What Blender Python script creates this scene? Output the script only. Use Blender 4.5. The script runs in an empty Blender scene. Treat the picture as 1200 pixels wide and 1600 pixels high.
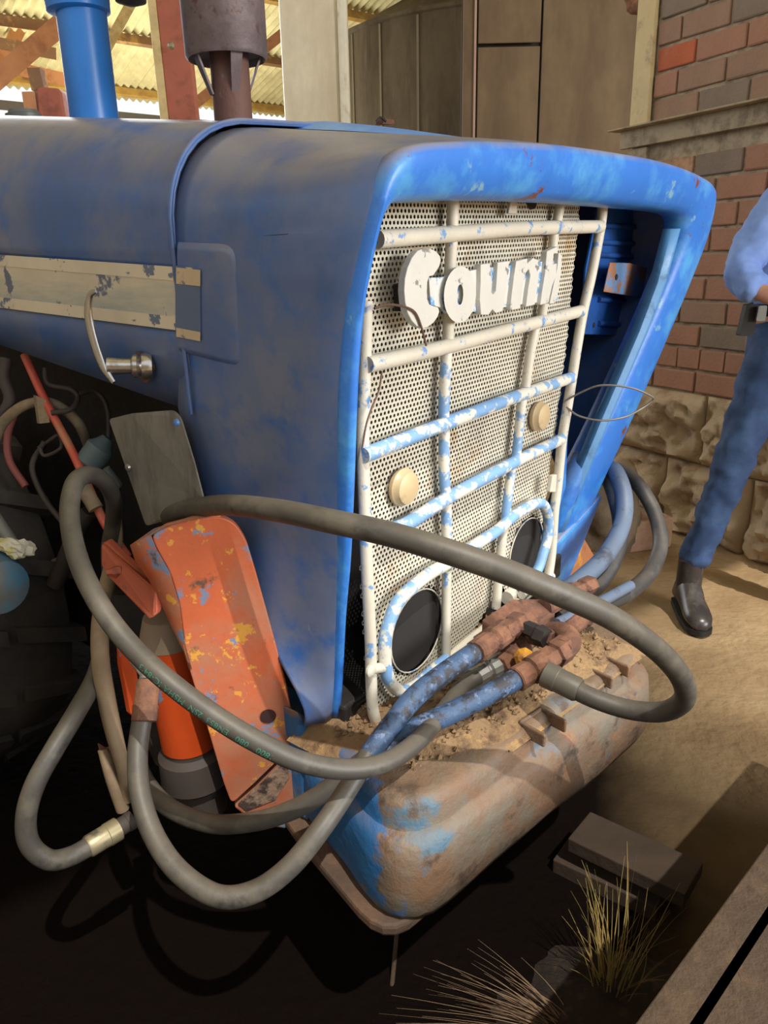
import bpy, bmesh, math, random
import numpy as np
from mathutils import Vector, Matrix, noise
random.seed(7)
scn = bpy.context.scene
COL = scn.collection

# ------------------------------------------------------------------ camera
F = 1200.; H = 1.3
TH = math.radians(18.0); ROLL = math.radians(1.2)
def unit(v):
    v = np.asarray(v, float); return v/np.linalg.norm(v)
FW = np.array([0, math.cos(TH), -math.sin(TH)]); R0 = np.array([1., 0, 0]); U0 = np.cross(R0, FW)
RR = R0*math.cos(ROLL)-U0*math.sin(ROLL); UU = U0*math.cos(ROLL)+R0*math.sin(ROLL)
CAM = np.array([0, 0, H])
def ray(px, py): return FW+RR*((px-600)/F)+UU*((800-py)/F)
cd = bpy.data.cameras.new('camera'); co = bpy.data.objects.new('camera', cd); COL.objects.link(co)
m = Matrix.Identity(4)
for i in range(3):
    m[i][0] = RR[i]; m[i][1] = UU[i]; m[i][2] = -FW[i]; m[i][3] = CAM[i]
co.matrix_world = m
cd.sensor_fit = 'VERTICAL'; cd.sensor_height = 32; cd.lens = 24; cd.clip_start = .02; cd.clip_end = 200
scn.camera = co

# ------------------------------------------------------------------ world, sun, daylight, exposure
w = bpy.data.worlds.new('world'); scn.world = w; w.use_nodes = True
wb = w.node_tree.nodes['Background']
wb.inputs[0].default_value = (.93, .96, 1.0, 1); wb.inputs[1].default_value = 1.1
def area(name, loc, target, size, power, color):
    l = bpy.data.lights.new(name, 'AREA'); l.shape = 'RECTANGLE'; l.size = size[0]; l.size_y = size[1]
    l.energy = power; l.color = color
    o = bpy.data.objects.new(name, l); COL.objects.link(o); o.location = loc
    o.rotation_euler = (Vector(target)-Vector(loc)).to_track_quat('-Z', 'Y').to_euler()
    return o
area('daylight_through_open_side', (4.9, -1.5, 2.25), (1.0, 1.9, 1.1), (3.2, 1.5), 360, (1.0, .97, .93))
area('daylight_through_back_opening', (-2.3, 6.4, 2.6), (.3, 1.2, 1.2), (2.6, 1.6), 120, (.86, .91, 1.0))
area('daylight_under_eaves', (-3.5, 9.5, 1.6), (-2.6, 8.6, 4.2), (5, 2), 150, (1.0, .95, .74))
sl = bpy.data.lights.new('sun', 'SUN'); sl.energy = 3.5; sl.angle = .01; sl.color = (1, .94, .85)
so = bpy.data.objects.new('sun', sl); COL.objects.link(so); so.location = (5, -5, 12)
so.rotation_euler = Vector((-.25, .5, -.9)).to_track_quat('-Z', 'Y').to_euler()
scn.view_settings.view_transform = 'Standard'; scn.view_settings.look = 'None'
scn.view_settings.gamma = 1; scn.view_settings.use_curve_mapping = False
scn.view_settings.exposure = 0.0

# ------------------------------------------------------------------ frames
TX = unit(ray(1620, 338)); _t = -unit(ray(680, 4100)); TZ = unit(_t-TX*(_t@TX)); TY = np.cross(TZ, TX)
def tw(x, y, z):                       # tractor frame -> world
    return Vector(CAM+TX*x+TY*y+TZ*(z-H))
def tp(px, py, n, d):                  # pixel ray meets a plane of the tractor frame -> tractor coords
    dd = ray(px, py); dt = np.array([dd@TX, dd@TY, dd@TZ]); n = np.asarray(n, float); c = np.array([0, 0, H])
    return c+dt*((d-n@c)/(n@dt))
def tpw(px, py, n, d): return tw(*tp(px, py, n, d))
def wp(px, py, n, d):
    dd = ray(px, py); n = np.asarray(n, float); return Vector(CAM+dd*((d-n@CAM)/(n@dd)))
def D(px, py, dep): return Vector(CAM+ray(px, py)*dep)
X_ = (1, 0, 0); Y_ = (0, 1, 0); Z_ = (0, 0, 1)
TXv, TYv, TZv = Vector(TX), Vector(TY), Vector(TZ)

# ------------------------------------------------------------------ materials
MATS = {}
def mat(name, base, rough=.6, metal=0., layers=(), bump=None, dust=None, coat=0, var=.12, mask=None):
    """layers: (colour, scale, threshold, softness, detail[, (sx,sy,sz)])  noise above threshold shows the colour"""
    if name in MATS: return MATS[name]
    mt = bpy.data.materials.new(name); mt.use_nodes = True; nt = mt.node_tree; N = nt.nodes; L = nt.links
    b = N['Principled BSDF']; b.inputs['Roughness'].default_value = rough; b.inputs['Metallic'].default_value = metal
    if coat: b.inputs['Coat Weight'].default_value = coat; b.inputs['Coat Roughness'].default_value = .25
    tc = N.new('ShaderNodeTexCoord')
    def nz(scale, detail, sc=None, off=0):
        n = N.new('ShaderNodeTexNoise'); n.inputs['Scale'].default_value = scale; n.inputs['Detail'].default_value = detail; n.inputs['Roughness'].default_value = .66
        mp = N.new('ShaderNodeMapping'); L.new(tc.outputs['Object'], mp.inputs[0]); L.new(mp.outputs[0], n.inputs['Vector'])
        mp.inputs['Location'].default_value = (off*3.1, off*1.7, off*.9)
        if sc: mp.inputs['Scale'].default_value = sc
        return n
    cur = None
    v = nz(6, 4, None, 11)
    mx = N.new('ShaderNodeMix'); mx.data_type = 'RGBA'; L.new(v.outputs[0], mx.inputs[0])
    mx.inputs[6].default_value = tuple(c*(1-2*var) for c in base)+(1,); mx.inputs[7].default_value = tuple(min(1, c*(1+2*var)) for c in base)+(1,)
    cur = mx.outputs[2]
    for i, l in enumerate(layers):
        n = nz(l[1], l[4], l[5] if len(l) > 5 else None, i+1)
        mr = N.new('ShaderNodeMapRange'); mr.inputs[1].default_value = l[2]-l[3]; mr.inputs[2].default_value = l[2]+l[3]
        L.new(n.outputs[0], mr.inputs[0])
        k = N.new('ShaderNodeMix'); k.data_type = 'RGBA'; L.new(mr.outputs[0], k.inputs[0]); L.new(cur, k.inputs[6])
        k.inputs[7].default_value = tuple(l[0])+(1,); cur = k.outputs[2]
    if mask:                                   # (centre, radius, colour) paint that survives round one spot of the part
        vm = N.new('ShaderNodeVectorMath'); vm.operation = 'DISTANCE'; L.new(tc.outputs['Object'], vm.inputs[0]); vm.inputs[1].default_value = mask[0]
        n = nz(11, 8, None, 31); m1 = N.new('ShaderNodeMath'); m1.operation = 'MULTIPLY_ADD'; L.new(n.outputs[0], m1.inputs[0]); m1.inputs[1].default_value = mask[1]*1.5; L.new(vm.outputs['Value'], m1.inputs[2])
        mr = N.new('ShaderNodeMapRange'); mr.inputs[1].default_value = mask[1]*1.72; mr.inputs[2].default_value = mask[1]*1.62; L.new(m1.outputs[0], mr.inputs[0])
        k = N.new('ShaderNodeMix'); k.data_type = 'RGBA'; L.new(mr.outputs[0], k.inputs[0]); L.new(cur, k.inputs[6])
        k.inputs[7].default_value = tuple(mask[2])+(1,); cur = k.outputs[2]
    if dust:                                   # (colour, amount)  settled on faces that look up
        g = N.new('ShaderNodeNewGeometry'); s = N.new('ShaderNodeSeparateXYZ'); L.new(g.outputs['Normal'], s.inputs[0])
        mr = N.new('ShaderNodeMapRange'); mr.inputs[1].default_value = .25; mr.inputs[2].default_value = 1.0; mr.inputs[4].default_value = dust[1]
        L.new(s.outputs[2], mr.inputs[0])
        n = nz(9, 5, None, 5); mm = N.new('ShaderNodeMath'); mm.operation = 'MULTIPLY'; L.new(mr.outputs[0], mm.inputs[0])
        m2 = N.new('ShaderNodeMapRange'); m2.inputs[1].default_value = .3; m2.inputs[2].default_value = .55; L.new(n.outputs[0], m2.inputs[0]); L.new(m2.outputs[0], mm.inputs[1])
        k = N.new('ShaderNodeMix'); k.data_type = 'RGBA'; L.new(mm.outputs[0], k.inputs[0]); L.new(cur, k.inputs[6])
        k.inputs[7].default_value = tuple(dust[0])+(1,); cur = k.outputs[2]
    L.new(cur, b.inputs['Base Color'])
    if bump:
        n = nz(bump[0], 6, bump[2] if len(bump) > 2 else None, 21); bp = N.new('ShaderNodeBump'); bp.inputs['Strength'].default_value = bump[1]; bp.inputs['Distance'].default_value = .01
        L.new(n.outputs[0], bp.inputs['Height']); L.new(bp.outputs[0], b.inputs['Normal'])
    MATS[name] = mt; return mt

RUST = (.17, .055, .02); RUST2 = (.32, .11, .03)
DUST = (.36, .30, .22)
M_hood = mat('faded_blue_paint', (.045, .12, .33), .34, 0, [((.15, .185, .29), 2.2, .51, .12, 5), ((.035, .12, .38), 14, .60, .1, 6), ((.2, .23, .3), 45, .74, .03, 3, (1, 1, .25))], (60, .05), (DUST, .55), .15)  # faded, dusty paint; the grey and dust also carry painted-in sheen
M_lip = mat('clean_lit_blue_paint', (.03, .17, .60), .4, 0, [((.07, .30, .66), 9, .56, .08, 6), ((.18, .38, .5), 16, .68, .03, 6), (RUST, 13, .655, .015, 8)], (50, .08), (DUST, .75))  # cleaner paint on the lip, brightened to hold the daylight falling on the front
M_bulge = mat('light_blue_paint', (.09, .25, .62), .4, 0, [((.16, .34, .66), 11, .55, .08, 6)], (50, .05))
M_inner = mat('inner_blue_paint', (.015, .09, .36), .45, 0, [((.02, .05, .14), 7, .58, .08, 5)], (30, .08))
M_pipeblue = mat('intake_blue_paint', (.02, .19, .62), .35, 0, [((.07, .08, .07), 9, .67, .015, 5)], (40, .03))
M_cream = mat('cream_paint_chipped', (.60, .565, .47), .5, 0, [((.15, .30, .55), 26, .60, .02, 7), ((.36, .32, .26), 55, .68, .03, 4), (RUST2, 10, .74, .012, 6)], (70, .12))
M_creamblue = mat('cream_over_blue_paint', (.19, .36, .62), .5, 0, [((.66, .63, .54), 24, .52, .025, 8), ((.33, .30, .25), 50, .70, .03, 4)], (70, .15))
M_screen = mat('cream_screen', (.58, .545, .44), .6, 0, [((.40, .26, .12), 5.5, .62, .06, 6), ((.48, .44, .36), 12, .57, .06, 5)], None)
M_badge = mat('badge_white', (.60, .59, .54), .5, 0, [((.22, .22, .21), 24, .63, .012, 5)], (60, .1))
M_badgeback = mat('badge_backing', (.62, .63, .60), .5, 0, [((.12, .32, .62), 30, .52, .02, 6)], (60, .1))
M_orange = mat('orange_paint_chipped', (.50, .115, .045), .5, 0, [((.40, .17, .10), 5, .52, .08, 6), ((.62, .30, .05), 24, .61, .012, 7), ((.17, .22, .33), 19, .60, .012, 7), ((.12, .07, .05), 15, .64, .03, 7)], (45, .12), ((.34, .19, .12), .8))
M_orange2 = mat('vivid_orange_paint', (.55, .07, .012), .4, 0, [((.17, .23, .36), 17, .64, .012, 5), ((.12, .05, .03), 14, .66, .04, 7)], (45, .1))
M_redpl = mat('red_oxide_paint', (.44, .10, .05), .6, 0, [((.17, .06, .035), 22, .58, .05, 6)], (40, .2))
M_rust = mat('rusty_iron', (.12, .055, .035), .85, 0, [((.22, .10, .055), 18, .56, .08, 7), ((.06, .035, .03), 22, .62, .05, 6), ((.42, .2, .03), 9, .72, .02, 5)], (45, .5))
M_block = mat('worn_casting', (.15, .13, .10), .6, 0, [((.165, .095, .055), 7, .50, .08, 8), ((.07, .14, .20), 6, .62, .03, 8), ((.26, .12, .055), 9, .62, .05, 8), ((.075, .05, .035), 16, .58, .05, 8)], (28, .45), ((.20, .135, .08), .6), mask=((-.36, -.19, .10), .24, (.02, .13, .34)))
M_blockblue = mat('worn_blue_casting', (.03, .13, .32), .55, 0, [((.11, .16, .22), 14, .55, .04, 7), ((.24, .13, .07), 8, .62, .04, 7)], (30, .3))
M_dirt = mat('dry_dirt', (.30, .19, .095), .95, 0, [((.12, .07, .04), 26, .60, .07, 6), ((.40, .25, .11), 40, .62, .05, 5)], (90, .9))
M_hose = mat('rubber_hose', (.060, .055, .047), .5, 0, [((.10, .09, .072), 14, .56, .08, 5), ((.035, .033, .03), 20, .62, .06, 5)], (120, .06), ((.14, .12, .09), .6))
M_hoseblk = mat('black_rubber', (.035, .037, .04), .5, 0, [((.08, .075, .07), 12, .58, .08, 5)], (100, .05), ((.12, .1, .08), .5))
M_hoseblue = mat('painted_hose', (.05, .10, .20), .5, 0, [((.03, .032, .042), 30, .52, .05, 7), ((.13, .19, .32), 60, .60, .03, 5)], (140, .3))
M_hosebluegrey = mat('blue_grey_hose', (.11, .15, .22), .5, 0, [((.06, .07, .09), 16, .58, .05, 6)], (90, .1))
M_strap = mat('tan_hose', (.26, .19, .115), .8, 0, [((.17, .12, .075), 9, .55, .1, 5)], (60, .15))
M_zinc = mat('zinc_fitting', (.34, .34, .31), .4, .7, [((.2, .18, .13), 25, .6, .05, 4)], None)
M_brass = mat('dull_brass', (.36, .31, .19), .45, .5, [((.15, .13, .1), 25, .58, .06, 4)], None)
M_galv = mat('galvanised_sheet', (.22, .215, .19), .5, .35, [((.13, .13, .12), 30, .55, .1, 4, (1, 1, .25)), ((.08, .25, .5), 12, .76, .01, 3)], (60, .05))
M_chrome = mat('worn_chrome', (.55, .54, .52), .25, .9, [((.33, .3, .27), 20, .6, .05, 4)], None)
M_exh = mat('burnt_steel', (.13, .10, .10), .55, .4, [((.25, .2, .2), 4, .55, .1, 5), ((.10, .05, .035), 40, .62, .05, 5)], (40, .15))
M_exh2 = mat('rusty_pipe', (.13, .065, .05), .7, .2, [((.25, .2, .18), 9, .66, .03, 5, (1, 1, .4))], (40, .3))
M_dark = mat('grimy_black', (.018, .015, .014), .7, 0, [((.035, .025, .02), 8, .55, .1, 5)], (25, .4))
M_tyre = mat('tyre_rubber', (.032, .029, .027), .75, 0, [((.06, .05, .04), 5, .55, .1, 5)], (40, .2))
M_rad = mat('radiator_black', (.016, .014, .013), .8)
M_fin = mat('radiator_fin', (.3, .29, .26), .5, .5)
M_lens = mat('dusty_amber_lens', (.55, .42, .24), .4, 0, [((.42, .32, .18), 30, .6, .05, 4)], None, None, .3)
M_letter = mat('printed_green', (.05, .22, .15), .6)
M_wire = mat('rusty_wire', (.13, .075, .055), .6, .4)
M_web = mat('dusty_thread', (.5, .45, .38), .9)
M_mortar = mat('mortar', (.44, .36, .245), .95, 0, [((.23, .18, .12), 14, .56, .1, 6)], (50, .6))
BR = [mat('brick_red', (.38, .19, .125), .9, 0, [((.36, .21, .14), 22, .55, .08, 6)], (70, .5)), mat('brick_orange', (.48, .28, .17), .9, 0, [((.3, .18, .11), 22, .55, .08, 6)], (70, .5)),
      mat('brick_brown', (.31, .195, .135), .9, 0, [((.32, .2, .13), 22, .55, .08, 6)], (70, .5)), mat('brick_grey', (.23, .18, .14), .9, 0, [((.25, .19, .14), 22, .55, .08, 6)], (70, .5)),
      mat('brick_bright', (.47, .12, .055), .9, 0, [((.4, .17, .09), 22, .6, .08, 6)], (70, .5))]
M_stone = mat('rock_faced_stone', (.48, .37, .24), .95, 0, [((.30, .19, .11), 5, .58, .06, 7), ((.50, .41, .28), 11, .60, .06, 6)], (22, .9))
M_yel = mat('yellowed_steel', (.56, .44, .22), .6, 0, [((.4, .3, .15), 12, .6, .06, 5)], (30, .1))
M_rail = mat('dusty_steel', (.36, .29, .18), .7, 0, [((.2, .15, .09), 12, .55, .08, 6)], (30, .3), ((.42, .34, .22), .6))
M_column = mat('whitewashed_column', (.78, .73, .56), .7, 0, [((.64, .56, .4), 3, .55, .12, 5, (1, 1, .2))], (12, .1))
M_silo = mat('silo_steel', (.145, .12, .085), .7, .1, [((.06, .045, .03), 2.6, .55, .12, 6, (1, 1, .25)), ((.2, .175, .13), 5, .62, .06, 5, (1, 1, .12))], (12, .1))
M_panel = mat('brown_sheet', (.19, .13, .068), .7, 0, [((.10, .06, .03), 2.2, .55, .15, 5, (1, 1, .3))], (12, .08))
M_redpost = mat('red_oxide_post', (.40, .115, .07), .6, 0, [((.25, .08, .05), 9, .6, .08, 5)], (20, .1))
M_postedge = mat('pale_timber', (.66, .53, .26), .7, 0, [((.5, .36, .16), 8, .58, .1, 5)], None)
M_rafter = mat('orange_timber', (.58, .27, .12), .7, 0, [((.4, .17, .08), 7, .58, .1, 5)], (20, .1))
M_purlin = mat('brown_timber', (.26, .14, .07), .8, 0, [((.5, .3, .1), 6, .6, .06, 5)], (20, .1))
M_roof = mat('corrugated_iron', (.78, .73, .44), .6, 0, [((.58, .52, .3), 3, .55, .12, 5)], None)
M_jeans = mat('denim', (.028, .062, .16), .85, 0, [((.06, .125, .27), 5, .55, .12, 5)], (220, .15))
M_shirt = mat('blue_cotton', (.17, .29, .68), .8, 0, [((.21, .35, .74), 6, .55, .12, 5)], (16, .35))
M_skin = mat('skin', (.52, .27, .18), .5)
M_hair = mat('grey_brown_hair', (.12, .08, .05), .7)
M_boot = mat('black_leather', (.035, .03, .03), .32, 0, [((.09, .08, .075), 8, .6, .08, 5)], (40, .05))
M_belt = mat('belt_leather', (.008, .007, .007), .7)
M_beam = mat('rust_brown_beam', (.055, .034, .019), .85, 0, [((.085, .052, .028), 14, .52, .08, 7), ((.36, .14, .04), 9, .69, .02, 6)], (60, .5))
M_wood = mat('old_board', (.042, .027, .017), .85, 0, [((.06, .038, .025), 8, .55, .1, 5, (.2, 1, 1))], (30, .3))
M_grass = mat('dry_grass', (.38, .27, .09), .8, 0, [((.22, .19, .05), 9, .55, .1, 4)])
M_grassdull = mat('dead_grass', (.22, .14, .08), .8)
M_paper = mat('crumpled_rag', (.55, .53, .42), .8, 0, [((.45, .4, .12), 30, .58, .05, 4)], None)
M_redhose = mat('red_hose', (.55, .09, .055), .5, 0, [((.4, .25, .12), 7, .58, .1, 5)])
M_yelhose = mat('dusty_yellow_hose', (.30, .22, .12), .7, 0, [((.12, .1, .08), 8, .5, .1, 5)])
M_brownhose = mat('grimy_hose', (.055, .042, .036), .7)
M_steelgrey = mat('grey_steel', (.16, .17, .16), .5, .3)

# stripe and floor have their own graphs
def stripe_mat():
    mt = mat('worn_cream_stripe', (.60, .55, .42), .55, 0, [((.33, .38, .36), 6, .52, .06, 8, (.15, .15, 1)), ((.13, .16, .22), 17, .60, .012, 7)], (60, .05)); return mt
M_stripe = stripe_mat()

def floor_mat():
    mt = bpy.data.materials.new('trodden_earth'); mt.use_nodes = True; nt = mt.node_tree; N = nt.nodes; L = nt.links; b = N['Principled BSDF']
    tc = N.new('ShaderNodeTexCoord')
    def nz(s, d):
        n = N.new('ShaderNodeTexNoise'); n.inputs['Scale'].default_value = s; n.inputs['Detail'].default_value = d; L.new(tc.outputs['Object'], n.inputs['Vector']); return n
    n1 = nz(3, 8); r = N.new('ShaderNodeValToRGB'); L.new(n1.outputs[0], r.inputs[0])
    r.color_ramp.elements[0].position = .3; r.color_ramp.elements[0].color = (.27, .18, .095, 1)
    r.color_ramp.elements[1].position = .7; r.color_ramp.elements[1].color = (.46, .33, .185, 1)
    # deep shade where the tractor stands, painted into the earth colour: a rounded patch in the ground's own coordinates
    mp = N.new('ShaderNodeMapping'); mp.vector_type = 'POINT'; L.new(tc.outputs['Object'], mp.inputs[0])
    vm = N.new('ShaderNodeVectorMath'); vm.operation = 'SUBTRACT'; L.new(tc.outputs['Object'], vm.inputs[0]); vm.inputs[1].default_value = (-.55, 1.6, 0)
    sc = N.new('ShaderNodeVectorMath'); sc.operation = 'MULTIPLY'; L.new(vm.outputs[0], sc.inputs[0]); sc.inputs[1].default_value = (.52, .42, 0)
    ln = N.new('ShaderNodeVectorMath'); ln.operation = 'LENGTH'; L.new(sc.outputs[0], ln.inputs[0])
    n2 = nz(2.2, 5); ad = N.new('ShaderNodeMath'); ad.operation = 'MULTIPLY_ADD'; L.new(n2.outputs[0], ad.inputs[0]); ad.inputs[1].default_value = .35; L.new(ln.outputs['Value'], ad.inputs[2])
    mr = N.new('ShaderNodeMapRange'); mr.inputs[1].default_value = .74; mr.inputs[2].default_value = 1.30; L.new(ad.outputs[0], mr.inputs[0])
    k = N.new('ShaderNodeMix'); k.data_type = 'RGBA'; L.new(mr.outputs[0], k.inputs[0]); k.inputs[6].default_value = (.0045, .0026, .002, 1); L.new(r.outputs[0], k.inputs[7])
    L.new(k.outputs[2], b.inputs['Base Color']); b.inputs['Roughness'].default_value = .9; b.inputs['Specular IOR Level'].default_value = .06
    n3 = nz(30, 8); bp = N.new('ShaderNodeBump'); bp.inputs['Strength'].default_value = .5; bp.inputs['Distance'].default_value = .02; L.new(n3.outputs[0], bp.inputs['Height']); L.new(bp.outputs[0], b.inputs['Normal'])
    return mt
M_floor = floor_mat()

# ------------------------------------------------------------------ building helpers
WO = {}
def setp(o, label=None, cat=None, group=None, kind=None):
    if label: o['label'] = label
    if cat: o['category'] = cat
    if group: o['group'] = group
    if kind: o['kind'] = kind
    return o
def place(o, origin, parent):
    WO[o.name] = Vector(origin)
    if parent: o.parent = parent; o.location = Vector(origin)-WO[parent.name]
    else: o.location = origin
def root(name, loc, label=None, cat=None, group=None, kind=None):
    o = bpy.data.objects.new(name, None); COL.objects.link(o); o.empty_display_size = .1; place(o, Vector(loc), None)
    return setp(o, label, cat, group, kind)
def build(name, vf, mt, parent=None, label=None, cat=None, group=None, kind=None, smooth=True, bevel=None, solid=None, sub=0, autos=None):
    vs, fs = vf
    vs = [Vector(v) for v in vs]
    mn = Vector([min(v[i] for v in vs) for i in range(3)]); mxx = Vector([max(v[i] for v in vs) for i in range(3)])
    org = Vector(((mn.x+mxx.x)/2, (mn.y+mxx.y)/2, mn.z))
    me = bpy.data.meshes.new(name); me.from_pydata([v-org for v in vs], [], fs); me.update()
    me.validate()
    if smooth:
        me.polygons.foreach_set('use_smooth', [True]*len(me.polygons))
        if autos is None: autos = 40
        try: me.set_sharp_from_angle(angle=math.radians(autos))
        except Exception: pass
    o = bpy.data.objects.new(name, me); COL.objects.link(o); me.materials.append(mt); place(o, org, parent)
    if solid:
        md = o.modifiers.new('solid', 'SOLIDIFY'); md.thickness = solid; md.offset = -1
    if bevel:
        md = o.modifiers.new('bevel', 'BEVEL'); md.width = bevel; md.segments = 2; md.limit_method = 'ANGLE'; md.angle_limit = math.radians(35)
    if sub:
        md = o.modifiers.new('sub', 'SUBSURF'); md.levels = sub; md.render_levels = sub
    return setp(o, label, cat, group, kind)
def fixn(vf):
    vs, fs = vf; bm = bmesh.new(); bv = [bm.verts.new(v) for v in vs]
    for f in fs:
        try: bm.faces.new([bv[i] for i in f])
        except ValueError: pass
    bmesh.ops.recalc_face_normals(bm, faces=bm.faces); bm.verts.index_update()
    r = ([v.co.copy() for v in bm.verts], [[v.index for v in f.verts] for f in bm.faces]); bm.free(); return r
def cat2(*l):
    V, Fc = [], []
    for vs, fs in l:
        k = len(V); V += list(vs); Fc += [[i+k for i in f] for f in fs]
    return V, Fc
def spline(pts, n=8):
    P = [Vector(p) for p in pts]; out = []
    if len(P) == 2: return [P[0].lerp(P[1], i/n) for i in range(n+1)]
    for i in range(len(P)-1):
        p0 = P[i-1] if i else P[0]*2-P[1]; p1 = P[i]; p2 = P[i+1]; p3 = P[i+2] if i+2 < len(P) else P[-1]*2-P[-2]
        for k in range(n):
            t = k/n; out.append(.5*((2*p1)+(p2-p0)*t+(2*p0-5*p1+4*p2-p3)*t*t+(3*p1-p0-3*p2+p3)*t**3))
    out.append(P[-1]); return out
def tube(pts, rad, sides=14, caps=True, flat=None, n=8, smoothp=True):
    """rad: number or per control point list; flat=(factor, normal) squashes along a normal"""
    P = spline(pts, n) if smoothp else [Vector(p) for p in pts]
    if isinstance(rad, (list, tuple)):
        R = spline([Vector((r_, 0, 0)) for r_ in rad], n) if smoothp else [Vector((r_, 0, 0)) for r_ in rad]; R = [x.x for x in R]
    else: R = [rad]*len(P)
    V, Fc = [], []
    up = None
    for i, p in enumerate(P):
        t = (P[min(i+1, len(P)-1)]-P[max(i-1, 0)]).normalized()
        if up is None: up = Vector((0, 0, 1)) if abs(t.z) < .9 else Vector((1, 0, 0))
        if flat: up = Vector(flat[1])
        a = t.cross(up).normalized(); b = a.cross(t).normalized(); 
        if not flat: up = b
        for k in range(sides):
            th = 2*math.pi*k/sides
            V.append(p+a*(math.cos(th)*R[i])+b*(math.sin(th)*R[i]*(flat[0] if flat else 1)))
    for i in range(len(P)-1):
        for k in range(sides):
            k2 = (k+1) % sides; Fc.append([i*sides+k, i*sides+k2, (i+1)*sides+k2, (i+1)*sides+k])
    if caps:
        Fc.append(list(range(sides))[::-1]); Fc.append([(len(P)-1)*sides+k for k in range(sides)])
    return V, Fc
def lathe(p, axis, prof, sides=24):
    """prof: list of (distance along axis, radius)"""
    p = Vector(p); ax = Vector(axis).normalized(); a = ax.cross(Vector((0, 0, 1)) if abs(ax.z) < .9 else Vector((1, 0, 0))).normalized(); b = ax.cross(a)
    V, Fc = [], []
    for (h, r_) in prof:
        for k in range(sides):
            th = 2*math.pi*k/sides; V.append(p+ax*h+a*(math.cos(th)*r_)+b*(math.sin(th)*r_))
    for i in range(len(prof)-1):
        for k in range(sides):
            k2 = (k+1) % sides; Fc.append([i*sides+k, i*sides+k2, (i+1)*sides+k2, (i+1)*sides+k])
    Fc.append(list(range(sides))); Fc.append([(len(prof)-1)*sides+k for k in range(sides)])
    return fixn((V, Fc))
def prism(poly, off):
    n = len(poly); off = Vector(off); poly = [Vector(p) for p in poly]
    V = poly+[p+off for p in poly]
    return fixn((V, [list(range(n)), list(range(n, 2*n))]+[[i, (i+1) % n, n+(i+1) % n, n+i] for i in range(n)]))
def bar(a, b, wv, hv):
    """box from a to b with half width vector wv and half height vector hv"""
    a, b, wv, hv = map(Vector, (a, b, wv, hv))
    return prism([a-wv-hv, a+wv-hv, a+wv+hv, a-wv+hv], b-a)
def tbox(x0, x1, y0, y1, z0, z1):
    return prism([tw(x0, y0, z0), tw(x1, y0, z0), tw(x1, y1, z0), tw(x0, y1, z0)], TZv*(z1-z0))
def grid(P):                               # P[i][j] points
    n, m_ = len(P), len(P[0])
    return [p for row in P for p in row], [[i*m_+j, i*m_+j+1, (i+1)*m_+j+1, (i+1)*m_+j] for i in range(n-1) for j in range(m_-1)]
def fitting(a, b, r_, rings=(0, .45, .5, 1), sides=6, mt=None):
    """hex nut sections with a collar between a and b"""
    a, b = Vector(a), Vector(b); L_ = (b-a).length
    return cat2(lathe(a, b-a, [(0, r_*.9), (.04*L_, r_), (.42*L_, r_), (.46*L_, r_*.86), (.5*L_, r_*.86), (.54*L_, r_*1.12), (.96*L_, r_*1.12), (L_, r_*.95)], sides))

# ================================================================== SETTING
GX, GY = 60, 70
def gz(x, y):
    return .022*noise.noise(Vector((x*1.1, y*1.1, 0)))+.008*noise.noise(Vector((x*6, y*6, 3)))-.012
P = []
for i in range(161):
    row = []
    for j in range(121):
        x = -3+j*.06; y = -.6+i*.05
        row.append(Vector((x, y, gz(x, y))))
    P.append(row)
v1 = grid(P)
# outer ground skirt joined to the fine patch
o_ = [(-40, -30), (40, -30), (40, 60), (-40, 60)]; i_ = [(-3, -.6), (4.2, -.6), (4.2, 7.4), (-3, 7.4)]
V = [Vector((x, y, -.02)) for x, y in o_]+[Vector((x, y, -.02)) for x, y in i_]
v2 = (V, [[0, 1, 5, 4], [1, 2, 6, 5], [2, 3, 7, 6], [3, 0, 4, 7]])
vf = cat2(v1, v2)
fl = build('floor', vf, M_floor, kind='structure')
# keep object coordinates equal to world coordinates for the painted shade patch
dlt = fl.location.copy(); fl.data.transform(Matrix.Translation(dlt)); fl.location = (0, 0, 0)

# brick wall on a stone plinth
wd = Vector((-.463, .886, 0)).normalized(); wn = Vector((-.886, -.463, 0)).normalized(); wp0 = Vector((1.724, 3.213, 0))
def wl(s, z, o=0): return wp0+wd*s+wn*o+Vector((0, 0, z))
S0, S1 = -2.2, 1.03
zB = .675
wall = build('wall_right', prism([wl(S0, -.05, -.3), wl(S1, -.05, -.3), wl(S1, -.05, -.012), wl(S0, -.05, -.012)], (0, 0, 4.0)), M_mortar, kind='structure', smooth=False)
pit, bl = .1065, .262
brick_var = []
for k in range(6):
    bm = bmesh.new(); bmesh.ops.create_cube(bm, size=1)
    for v in bm.verts: v.co = Vector((v.co.x*(bl-.014), v.co.y*.06, v.co.z*(pit-.014)))
    bmesh.ops.bevel(bm, geom=[e for e in bm.edges], offset=.0045, segments=1, affect='EDGES')
    for v in bm.verts: v.co += Vector((random.uniform(-1, 1), random.uniform(-1, 1), random.uniform(-1, 1)))*.0016
    me = bpy.data.meshes.new('brick'); bm.to_mesh(me); bm.free(); me.materials.append(BR[0]); brick_var.append(me)
bmeshes = {}
def brick_mesh(k, c, half):
    key = (k, c, half)
    if key not in bmeshes:
        me = brick_var[k].copy(); me.materials[0] = BR[c]
        if half != 1:
            for v in me.vertices: v.co.x *= half
        bmeshes[key] = me
    return bmeshes[key]
ang = math.atan2(wd.y, wd.x)
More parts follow.
